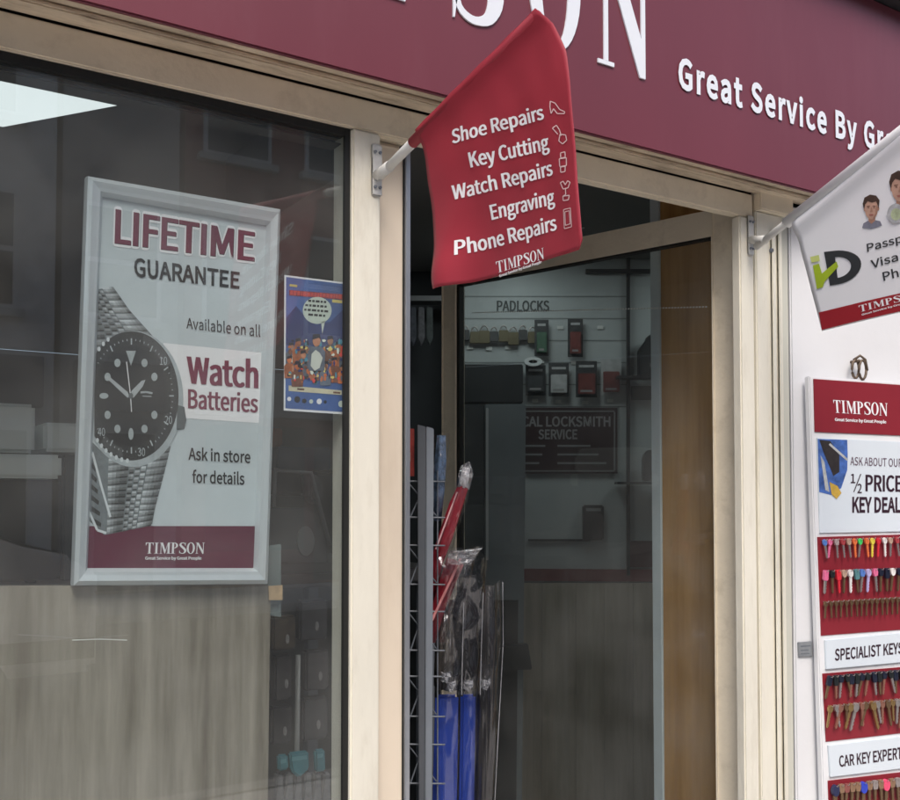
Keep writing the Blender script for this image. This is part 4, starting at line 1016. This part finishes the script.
rp = bw('red_panel', 630, 700, 541, 567, mat('maroon_board', (.06, .012, .014), .6), None, .0, .02); tag(rp, 'dark maroon board right of the upright above the red rail', 'board')

# ------------------------------------------------------------------ wire rack with umbrellas in the doorway
RK = Plane((1.33, .36, 0), (.30, .95, 0))
rack = empty('wire_rack', RK.at(425, 1000)); tag(rack, 'grey wire display rack standing just inside the door', 'rack')
slab('post', [(424.5, 427), (432, 429), (429, 1000), (422.5, 1000)], RK, .02, .012, mat('post_grey', (.24, .27, .31), .4, .08, 8), rack, .002)
slab('post_side', [(416, 425), (424, 427), (422, 1000), (418, 1000)], RK, .018, .004, mat('post_side_shade', (.10, .11, .125), .5, .08, 8), rack, .001)  # shaded face of the post, put in as a darker slab
tube('rear_post', [RK.at(400, 430, -.06), RK.at(400, 1000, -.06)], .004, GREYM, rack, 6)
for k, y in enumerate((481, 517, 545, 584, 611, 650, 676, 716, 744, 783)):
    tube('rung', [RK.at(396, y, .0), RK.at(445, y + .6, .0)], .0022, GREYM, rack, 6)
for k, (y0, y1) in enumerate(((518, 488), (585, 548), (652, 612), (718, 680), (785, 745))):
    tube('brace', [RK.at(410, y0, -.002), RK.at(424, y1, -.002)], .002, GREYM, rack, 6)
for x in (409, 438):
    tube('upright_wire', [RK.at(x, 470, -.004), RK.at(x, 1000, -.004)], .0018, GREYM, rack, 6)
for k, (y0, y1) in enumerate(((484, 516), (548, 583), (614, 649), (680, 715), (747, 782))):
    tube('brace', [RK.at(410, y0, -.006), RK.at(437, y1, -.006)], .0018, GREYM, rack, 6)
hdr = slab('rack_header_card', [(404, 427), (417, 428), (417, 476), (404, 476)], RK, -.03, .003, mat('card_red_white', (.32, .04, .03), .6, .3, 50)); tag(hdr, 'red header card hanging on the rack beside the grey post', 'card')
decal('print', [[(404, 452), (413, 452), (413, 461), (404, 461)], [(405, 431), (412, 436), (411, 440), (405, 436)]], RK, -.029, mat('card_cream', (.6, .5, .38), .6), hdr)
# umbrellas: folded bodies as tapered tubes, in wrinkled clear sleeves
UP = Plane((1.36, .40, 0), (.45, .89, 0))
def folded(name, pts, rads, m, parent, ribs=6, amp=.22, n=18):
    bm = bmesh.new()
    P3 = [UP.at(*p[:2], p[2] if len(p) > 2 else 0) for p in pts]
    rings = []
    for i, p in enumerate(P3):
        t = (P3[min(i + 1, len(P3) - 1)] - P3[max(i - 1, 0)]).normalized(); a = t.cross(Vector((0, 1, 0))).normalized(); b = t.cross(a)
        rings.append([bm.verts.new(p + (a * math.cos(2 * math.pi * k / n) + b * math.sin(2 * math.pi * k / n)) * rads[i] * (1 + amp * math.cos(ribs * 2 * math.pi * k / n + i * .5))) for k in range(n)])
    for i in range(len(rings) - 1):
        for k in range(n): bm.faces.new((rings[i][k], rings[i][(k + 1) % n], rings[i + 1][(k + 1) % n], rings[i + 1][k]))
    bm.faces.new(rings[0][::-1]); bm.faces.new(rings[-1])
    return bm_obj(name, bm, m, parent, smooth=True)
def sleeve(outline, off, parent, seed, amp=.012, m=None):
    """wrinkled clear film around a thing: a crumpled sheet between two side outlines"""
    rnd = random.Random(seed); L, Rr = outline
    bm = bmesh.new(); n, mm = 14, 26
    from mathutils import noise as nz
    G = []
    for j in range(mm + 1):
        v = j / mm
        def al(pl):
            d = v * (len(pl) - 1); i = min(int(d), len(pl) - 2); u = d - i
            return (pl[i][0] + (pl[i + 1][0] - pl[i][0]) * u, pl[i][1] + (pl[i + 1][1] - pl[i][1]) * u)
        A, B = al(L), al(Rr)
        row = []
        for i in range(n + 1):
            u = i / n; x, y = A[0] + (B[0] - A[0]) * u, A[1] + (B[1] - A[1]) * u
            w_ = nz.noise(Vector((u * 4 + seed * 7, v * 4, seed))) + .42 * nz.noise(Vector((u * 9, v * 12 + seed * 3, 2)))
            row.append(bm.verts.new(UP.at(x, y, off + .025 * math.sin(math.pi * u) + amp * w_)))
        G.append(row)
    for j in range(mm):
        for i in range(n): bm.faces.new((G[j][i], G[j][i + 1], G[j + 1][i + 1], G[j + 1][i]))
    return bm_obj('clear_sleeve', bm, m or PLASTIC, parent, smooth=m is None)
UBLUE = mat('umbrella_blue', (.010, .045, .33), .55, .15, 12, bump=.1, bscale=60); UBLK = mat('umbrella_black', (.014, .014, .016), .6, .2, 12, bump=.1, bscale=60)
URED = mat('umbrella_red', (.30, .015, .03), .5, .2, 30); UGREY = mat('umbrella_grey', (.085, .075, .065), .6, .3, 14, bump=.1, bscale=60); UWHT = mat('umbrella_white', (.68, .68, .70), .4, .05)
UPAT = mat('umbrella_pattern', (.10, .16, .26), .5, .9, 45)
def umb(label): 
    o = empty('umbrella', UP.at(450, 800)); tag(o, label, 'umbrella', 'wrapped umbrellas on the wire rack'); return o
u = umb('royal blue umbrella pack next to the grey rack post')
b_ = slab('canopy', [(434.5, 693), (457.5, 692.5), (453, 1000), (427, 1000)], UP, .03, .022, UBLUE, u, .008)
sleeve(([(433, 668), (433.5, 720), (431, 800), (425, 1000)], [(459, 666), (459.5, 720), (457, 800), (455, 1000)]), .035, u, 1, .006)
u = umb('royal blue umbrella pack right of the other blue one')
slab('canopy', [(460, 693), (475, 693), (470, 1000), (455.5, 1000)], UP, .022, .02, UBLUE, u, .007)
sleeve(([(459, 668), (459, 720), (456, 800), (453, 1000)], [(477, 667), (478, 720), (475, 800), (472, 1000)]), .03, u, 2, .006)
u = umb('black umbrella in a clear sleeve at the right of the rack')
folded('canopy', [(488, 585, .01), (487, 640, .01), (485, 720, .01), (479, 1000, .01)], [.010, .02, .022, .02], UBLK, u)
sleeve(([(478, 590), (475, 640), (474, 740), (468, 1000)], [(499, 578), (499, 640), (494, 740), (484, 1000)]), .03, u, 3, .016)
u = umb('dark grey umbrella in a crumpled clear sleeve above the blue packs')
folded('canopy', [(470, 575, .0), (467, 610, .0), (464, 660, .0), (463, 688, -.01)], [.014, .036, .036, .03], UBLK, u)
sleeve(([(441, 560), (445, 600), (442, 640), (440, 690)], [(486, 556), (482, 600), (480, 640), (478, 690)]), .035, u, 4, .022)
u = umb('grey brown umbrella in a clear sleeve beside the red cane')
folded('canopy', [(450, 600, .0), (449, 640, .0), (447, 665, .0), (446, 688, -.01)], [.014, .030, .030, .026], UGREY, u)
sleeve(([(437, 556), (439, 585), (438, 640), (437, 692)], [(478, 545), (470, 570), (462, 640), (458, 690)]), .04, u, 5, .024)
for pl4 in ([(499, 580), (499.5, 640), (494, 740), (486, 900)], [(480, 590), (478, 650), (477, 690)], [(461, 600), (459.5, 660), (459, 690)]):
    tube('sleeve_edge_glint', [UP.at(x, y, .06) for x, y in pl4], .0011, FILM, u, 5)  # pale lines drawn as highlights along the wrap edges
for k, (x, y) in enumerate(((449, 681), (466, 680), (483, 679), (444, 672))):
    sleeve(([(x - 5, y - 4), (x - 4, y), (x - 5, y + 5)], [(x + 4, y - 5), (x + 5, y), (x + 2, y + 5)]), .05, u, 20 + k, .02, FILM)  # milky patches stand in for white glints on the wrap
u = umb('red umbrella with a white handle tip high on the rack')
folded('canopy', [(462, 487, .03), (455, 505, .03), (445, 535, .03), (436, 562, .02), (432, 600, .0)], [.013, .017, .017, .015, .012], URED, u, 5, .15)
tube('handle', [UP.at(465, 468, .03), UP.at(461, 488, .03)], [.010, .013], UWHT, u, 10)
tube('rib', [UP.at(455, 492, .05), UP.at(434, 548, .05)], .0022, mat('rib_pink', (.68, .40, .42), .4), u, 6)
sleeve(([(455, 478), (448, 510), (436, 545), (431, 580)], [(470, 462), (466, 500), (455, 530), (444, 575)]), .05, u, 6, .012)
sleeve(([(458, 466), (455, 476), (456, 486)], [(466, 462), (470, 474), (466, 490)]), .07, u, 12, .02, FILM)
u = umb('red cane umbrella with a pale stripe leaning across the rack')
folded('canopy', [(455, 560, .03), (447, 580, .03), (438, 605, .03), (430, 640, .02)], [.022, .020, .016, .012], URED, u, 5, .15)
tube('cane', [UP.at(458, 557, .06), UP.at(430, 617, .06)], .0035, mat('rib_coral', (.66, .26, .26), .4), u, 6)
sleeve(([(446, 545), (441, 575), (433, 610), (429, 640)], [(478, 548), (462, 575), (452, 605), (446, 640)]), .055, u, 7, .020)
sleeve(([(447, 549), (445, 556), (444, 562)], [(479, 546), (473, 553), (468, 562)]), .07, u, 11, .02, FILM)
u = umb('blue and black patterned umbrella at the top of the rack')
folded('canopy', [(441, 436, .02), (440, 460, .02), (438, 490, .02), (436, 520, .01)], [.010, .014, .014, .012], UPAT, u, 5, .2)
sleeve(([(432, 436), (432, 460), (431, 490), (431, 512)], [(449, 434), (446, 460), (443, 490), (440, 512)]), .04, u, 8, .012)

# ------------------------------------------------------------------ things inside behind the window and the door
def at(px, py, Y): return PY(Y).at(px, py)
def rbox(name, px0, px1, py0, py1, Y, dep, m, parent=None, bevel=.005):
    a, b = at(px0, py0, Y), at(px1, py1, Y)
    pz = at((px0 + px1) / 2, py0, Y).z; qz = at((px0 + px1) / 2, py1, Y).z
    return box(name, a.x, b.x, Y, Y + dep, qz, pz, m, parent, bevel)
IVORY = mat('box_ivory', (.80, .84, .80), .5, .06, 6)
# ivory boxes added for the pale shape in the window, on a bench
bn = box('work_bench', -1.2, 1.55, 0.72, 1.6, 1.30, 1.34, mat('bench_top', (.05, .052, .055), .4, .2), None, .004); tag(bn, 'dark work bench behind the shop window', 'bench')
for x in (-1.1, 1.5):
    for y in (.76, 1.55):
        box('leg', x - .02, x + .02, y - .02, y + .02, 0, 1.30, GREYM, bn, .002)
pr = empty('pale_shape_boxes', at(30, 560, .8)); tag(pr, 'stepped ivory boxes added as a pale shape left of the poster', 'boxes')
rbox('upper_body', -70, 35, 402, 452, .76, .3, IVORY, pr, .008)
rbox('lower_body', -70, 62, 453.5, 478, .74, .34, IVORY, pr, .008)
rbox('side_cover', 44, 92, 423, 452, .78, .25, IVORY, pr, .008)
rbox('base', -60, 60, 479, 582, .78, .26, DARK, pr, .006)
rbox('foot', 63, 82, 455, 581, .82, .2, mat('machine_dark_grey', (.07, .08, .08), .5), pr, .006)
tube('chair_frame', [at(-10, 505, .8), at(8, 520, .8), at(22, 560, .8), at(34, 590, .8), at(40, 660, .8)], .012, DARK, None, 8)
tag(bpy.data.objects['chair_frame'], 'dark curved metal tube low behind the window glass', 'frame')
gb = empty('office_chair', at(0, 700, .9)); tag(gb, 'grey rounded office chair left of the poster behind the glass', 'chair')
slab('backrest', [(-40, 484), (6, 486), (18, 500), (26, 545), (24, 640), (-40, 640)], PY(.9), 0, .05, mat('backrest_grey', (.12, .13, .125), .7), gb, .015)
tube('stem', [at(-8, 630, .95), at(-8, 900, .95)], .02, DARK, gb, 10)
for k in range(4):
    pass
fl_ = empty('small_lamp', at(41, 500, .95)); tag(fl_, 'thin stand with four tiny bright studs', 'stand')
tube('stem', [at(41.5, 490, .95), at(41.5, 700, .95)], .003, GREYM, fl_, 6)
for k in range(4):
    bm = bmesh.new(); bmesh.ops.create_icosphere(bm, subdivisions=1, radius=.0032, matrix=Matrix.Translation(at(40.5, 490 + k * 4.7, .945))); bm_obj('stud', bm, mat('stud_white', (.8, .8, .8), .3), fl_)
# machine shape standing in for a mirrored car, right of the window
em = empty('machine_standin', at(300, 575, 1.2)); tag(em, 'dark grey machine shape standing in for a mirrored car right of the poster', 'machine')
EMP = PY(1.05)
MG = mat('machine_grey', (.12, .13, .135), .4, .1, 12)
slab('body', [(268, 508), (312, 508), (328, 545), (328, 566), (268, 562)], EMP, 0, .28, MG, em, .006)
slab('hood', [(272, 470), (309, 473), (311, 496), (274, 494)], EMP, -.05, .2, mat('machine_black', (.025, .027, .03), .35), em, .008)
for pl3 in ([(271, 507), (273, 470), (308, 473), (327, 545)], ):
    tube('guard_bar', [EMP.at(x, y, .02) for x, y in pl3], .007, mat('machine_bar', (.20, .21, .215), .4, .1), em, 8)
slab('round_plate', ell(305, 541, 8.5, 15, 24), EMP, .008, .008, mat('plate_pale', (.26, .29, .285), .4, .1), em, .001)
slab('cloth_head', [(309, 472), (320, 476), (326, 492), (318, 506), (310, 498)], EMP, .0, .06, mat('machine_light', (.16, .17, .175), .5, .3, 30), em, .008)
# blue box and orange item above it
b1 = rbox('blue_box', 277, 331, 447, 470, 1.35, .15, mat('box_blue', (.025, .06, .11), .5, .15), None); tag(b1, 'dark blue box behind the machine shape', 'box')
o1 = rbox('orange_pack', 268, 283, 428, 446, 1.35, .05, mat('pack_orange', (.22, .06, .02), .6, .3, 30), None); tag(o1, 'small orange pack above the blue box behind the window', 'pack')
sh1 = rbox('window_shelf', 262, 345, 470.5, 474, 1.30, .3, DARK, None, .002); tag(sh1, 'dark shelf carrying the blue box behind the window', 'shelf')
# hanging accessories low at the right of the window
TEAL = mat('pack_teal', (.05, .20, .24), .45, .15, 20); GRB = mat('brush_grey', (.14, .145, .15), .6, .3, 40)
HP = PY(.32)
tb = tube('display_stand', [HP.at(298, 655, 0), HP.at(297, 745, 0), HP.at(296, 1000, 0)], .006, mat('stand_grey', (.26, .26, .255), .4), None, 8); tag(tb, 'thin grey upright holding the teal packs', 'stand')
for i, (poly, lab) in enumerate((([(284, 750), (303, 748), (304, 766), (294, 775), (286, 768)], 'larger teal pack hanging low in the window'), ([(309, 747), (319, 746), (320, 768), (310, 769)], 'narrow teal pack right of the larger teal one'), ([(272, 752), (282, 751), (283, 766), (273, 768)], 'small teal pack beside the wood board edge'))):
    s_ = slab('teal_pack', poly, HP, .03 + .002 * i, .015, TEAL, None, .004); tag(s_, lab, 'pack', 'teal packs hanging in the window')
    decal('label', [(poly[0][0] + 2, poly[0][1] + 4), (poly[1][0] - 2, poly[1][1] + 4), (poly[1][0] - 2, poly[1][1] + 8), (poly[0][0] + 2, poly[0][1] + 8)], HP, .0306 + .002 * i, mat('pack_label', (.10, .28, .32), .5), s_)
for i, x in enumerate((273, 283, 292, 301, 311, 320)):
    a = random.uniform(-2, 2)
    s_ = slab('shoe_brush', [(x, 771), (x + 6.5, 770), (x + 7.5 + a, 800), (x + 5 + a, 835), (x + 1 + a, 835), (x - .5 + a, 800)], HP, .02 + .003 * (i % 2), .02, GRB, None, .004); tag(s_, ORD[i] + ' dull grey brush from the left hanging below the teal packs', 'brush', 'grey brushes below the teal packs')
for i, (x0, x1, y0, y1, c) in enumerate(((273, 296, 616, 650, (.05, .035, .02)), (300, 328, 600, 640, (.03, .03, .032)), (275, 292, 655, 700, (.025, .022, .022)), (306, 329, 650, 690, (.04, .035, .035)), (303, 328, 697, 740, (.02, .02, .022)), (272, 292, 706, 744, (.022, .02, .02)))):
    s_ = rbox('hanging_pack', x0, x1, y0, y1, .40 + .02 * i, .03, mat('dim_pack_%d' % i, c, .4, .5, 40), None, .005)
    tag(s_, ('brownish dark pack just right of the wood board top', 'broad dark pack below the machine shape', 'narrow dark pack beside the board edge', 'dark greyish pack beside the mullion', 'dark pack beside the mullion just above the teal packs', 'dark pack left of the thin upright above the teal packs')[i], 'pack', 'dark packs hanging in the window')
    decal('painted_glint', ell((x0 + x1) / 2 + 3, (y0 + y1) / 2 + 6, 2, 5, 8), PY(.399 + .02 * i), .0002, mat('pack_glint', (.22, .21, .20), .4, .5, 60), s_)  # pale oval painted on each pack as a glint
# dark screen partition and shelves seen left of the free door stile
sc = slab('wall_partition', [(396, 120), (452, 120), (452, 1000), (396, 1000)], Plane(CAM + FH * 4.6, FH), 0, .05, mat('partition_dark', (.05, .055, .06), .8)); sc['kind'] = 'structure'
scp = Plane(CAM + FH * 4.5, FH)
for i, (y, lab) in enumerate(((258, 'dim shelf edge seen between mullion and door, upper'), (300, 'dim shelf edge seen between mullion and door, lower'))):
    s_ = slab('wall_shelf', [(400, y), (452, y), (452, y + 5), (400, y + 5)], scp, .1, .1, mat('shelf_dim', (.16, .165, .17), .6), None); tag(s_, lab, 'shelf', 'dim shelves left of the door')
for i in range(6):
    x = 411 + (i % 3) * 8; y = (210, 312)[i // 3]
    s_ = slab('hanging_item', [(x, y), (x + 6, y), (x + 6.5, y + 30), (x + 3, y + 38), (x - .5, y + 30)], scp, .12, .03, mat('item_dim_%d' % (i % 3), ((.05, .055, .07), (.09, .09, .10), (.04, .05, .05))[i % 3], .5, .4, 40), None, .004)
    tag(s_, ('left', 'middle', 'right')[i % 3] + ' dim merchandise item hanging in the ' + ('upper', 'lower')[i // 3] + ' row left of the door', 'merchandise', 'dim merchandise left of the door')

# ------------------------------------------------------------------ the other side of the street (mirrored in the panes)
STONE = mat('opposite_stone', (.45, .44, .41), .8); PANE = mat('opposite_pane', (.02, .025, .03), .08); FRM = mat('opposite_frame', (.6, .6, .58), .6)
def house(x0, x1, h, colour, label, fas, nwin, y=-14.0):
    o = empty('terrace_building', ((x0 + x1) / 2, y, 0)); tag(o, label, 'building', 'buildings across the street')
    m = mat('facade_%d' % int(x0 * 10), colour, .85, .18, 3, bump=.2, bscale=12)
    box('wall', x0 + .02, x1 - .02, y - 8, y, 0, h, m, o, .02)
    box('cornice', x0, x1, y - .1, y + .25, h - .45, h + .2, STONE, o, .03)
    step = (x1 - x0) / nwin
    for z in (4.3, 7.2):
        if z + 2 > h - .4: continue
        for i in range(nwin):
            xc = x0 + step * (i + .5)
            f_ = box('window', xc - .6, xc + .6, y - .02, y + .05, z, z + 1.8, FRM, o, .01)
            for k in (0, 1):
                box('pane', xc - .53, xc + .53, y + .0505, y + .058, z + .07 + k * .87, z + .86 + k * .87, PANE, f_, 0)
            box('sill', xc - .7, xc + .7, y, y + .14, z - .12, z - .002, STONE, f_, .01)
    box('shop_window', x0 + .4, x1 - 1.5, y - .02, y + .06, .6, 2.7, PANE, o, .01)
    box('shop_door', x1 - 1.3, x1 - .4, y - .02, y + .06, .05, 2.5, PANE, o, .01)
    box('fascia', x0 + .2, x1 - .2, y, y + .22, 2.85, 3.6, mat('facade_fascia_%d' % int(x0 * 10), fas, .5), o, .01)
house(-22, -12.0, 9.5, (.30, .20, .15), 'brick terrace building far left across the street', (.06, .06, .05), 4)
house(-11.95, -4.0, 10.5, (.55, .53, .48), 'cream rendered building left across the street', (.04, .06, .05), 3)
house(-3.95, 3.0, 11.5, (.62, .61, .58), 'tall pale rendered building straight across the street', (.10, .10, .12), 3)
house(3.05, 4.9, 9.0, (.34, .33, .31), 'narrow grey building between the pale and maroon ones', (.05, .05, .06), 1)
house(4.95, 8.6, 9.6, (.20, .045, .045), 'maroon painted building across the street', (.35, .33, .3), 2)
house(8.65, 16.0, 10.2, (.58, .55, .48), 'pale building right of the maroon one across the street', (.03, .05, .09), 3)
house(16.05, 28.0, 9.0, (.28, .19, .15), 'brick terrace building far right across the street', (.08, .05, .05), 5)
# white van parked across the road, mirrored low in the window
VX = -1.45
van = empty('parked_van', (-.3 + VX, -6.3, -.12)); tag(van, 'white van parked across the road mirrored in the window', 'van')
VW = mat('van_white', (.80, .81, .80), .3, .03, 3, coat=.3)
prof = [(-3.4, .30), (-3.4, 2.0), (-3.25, 2.16), (1.12, 2.17), (1.20, 2.08), (1.26, 2.0), (1.55, 1.95), (2.25, 1.28), (2.95, 1.12), (3.1, .9), (3.1, .32)]
bm = bmesh.new(); add_prism(bm, [(x + VX, -5.35, z) for x, z in prof], [(x + VX, -7.25, z) for x, z in prof])
bmesh.ops.bevel(bm, geom=list(bm.edges), offset=.05, segments=2, affect='EDGES', clamp_overlap=True); bm_obj('body', bm, VW, van)
for x0, x1 in ((-3.1, -1.75), (-1.65, -.3), (-.2, .95)):
    box('side_window', x0 + VX, x1 + VX, -5.352, -5.338, 1.08, 1.62, PANE, van, .004)
bm = bmesh.new(); q = [(1.05, 1.12), (1.05, 1.62), (1.42, 1.80), (2.0, 1.30), (2.05, 1.12)]; add_prism(bm, [(x + VX, -5.336, z) for x, z in q], [(x + VX, -5.352, z) for x, z in q]); bm_obj('cab_window', bm, PANE, van)
box('lower_trim', -3.38 + VX, 3.08 + VX, -5.345, -5.33, .42, .56, DARK, van, .004)
for x in (-2.3 + VX, 2.2 + VX):
    for y in (-5.42, -7.2):
        bm = bmesh.new(); bmesh.ops.create_cone(bm, cap_ends=True, segments=28, radius1=.34, radius2=.34, depth=.2, matrix=Matrix.Translation((x, y, .22)) @ Matrix.Rotation(math.pi / 2, 4, 'X')); wh = bm_obj('wheel', bm, mat('tyre', (.02, .02, .02), .8), van)
        bm = bmesh.new(); bmesh.ops.create_cone(bm, cap_ends=True, segments=20, radius1=.2, radius2=.18, depth=.02, matrix=Matrix.Translation((x, y + (.11 if y > -6 else -.11), .22)) @ Matrix.Rotation(math.pi / 2, 4, 'X')); bm_obj('rim', bm, ALUM, wh)
box('headlight', 2.98 + VX, 3.11 + VX, -5.6, -5.4, .85, 1.0, ALUM, van, .02)
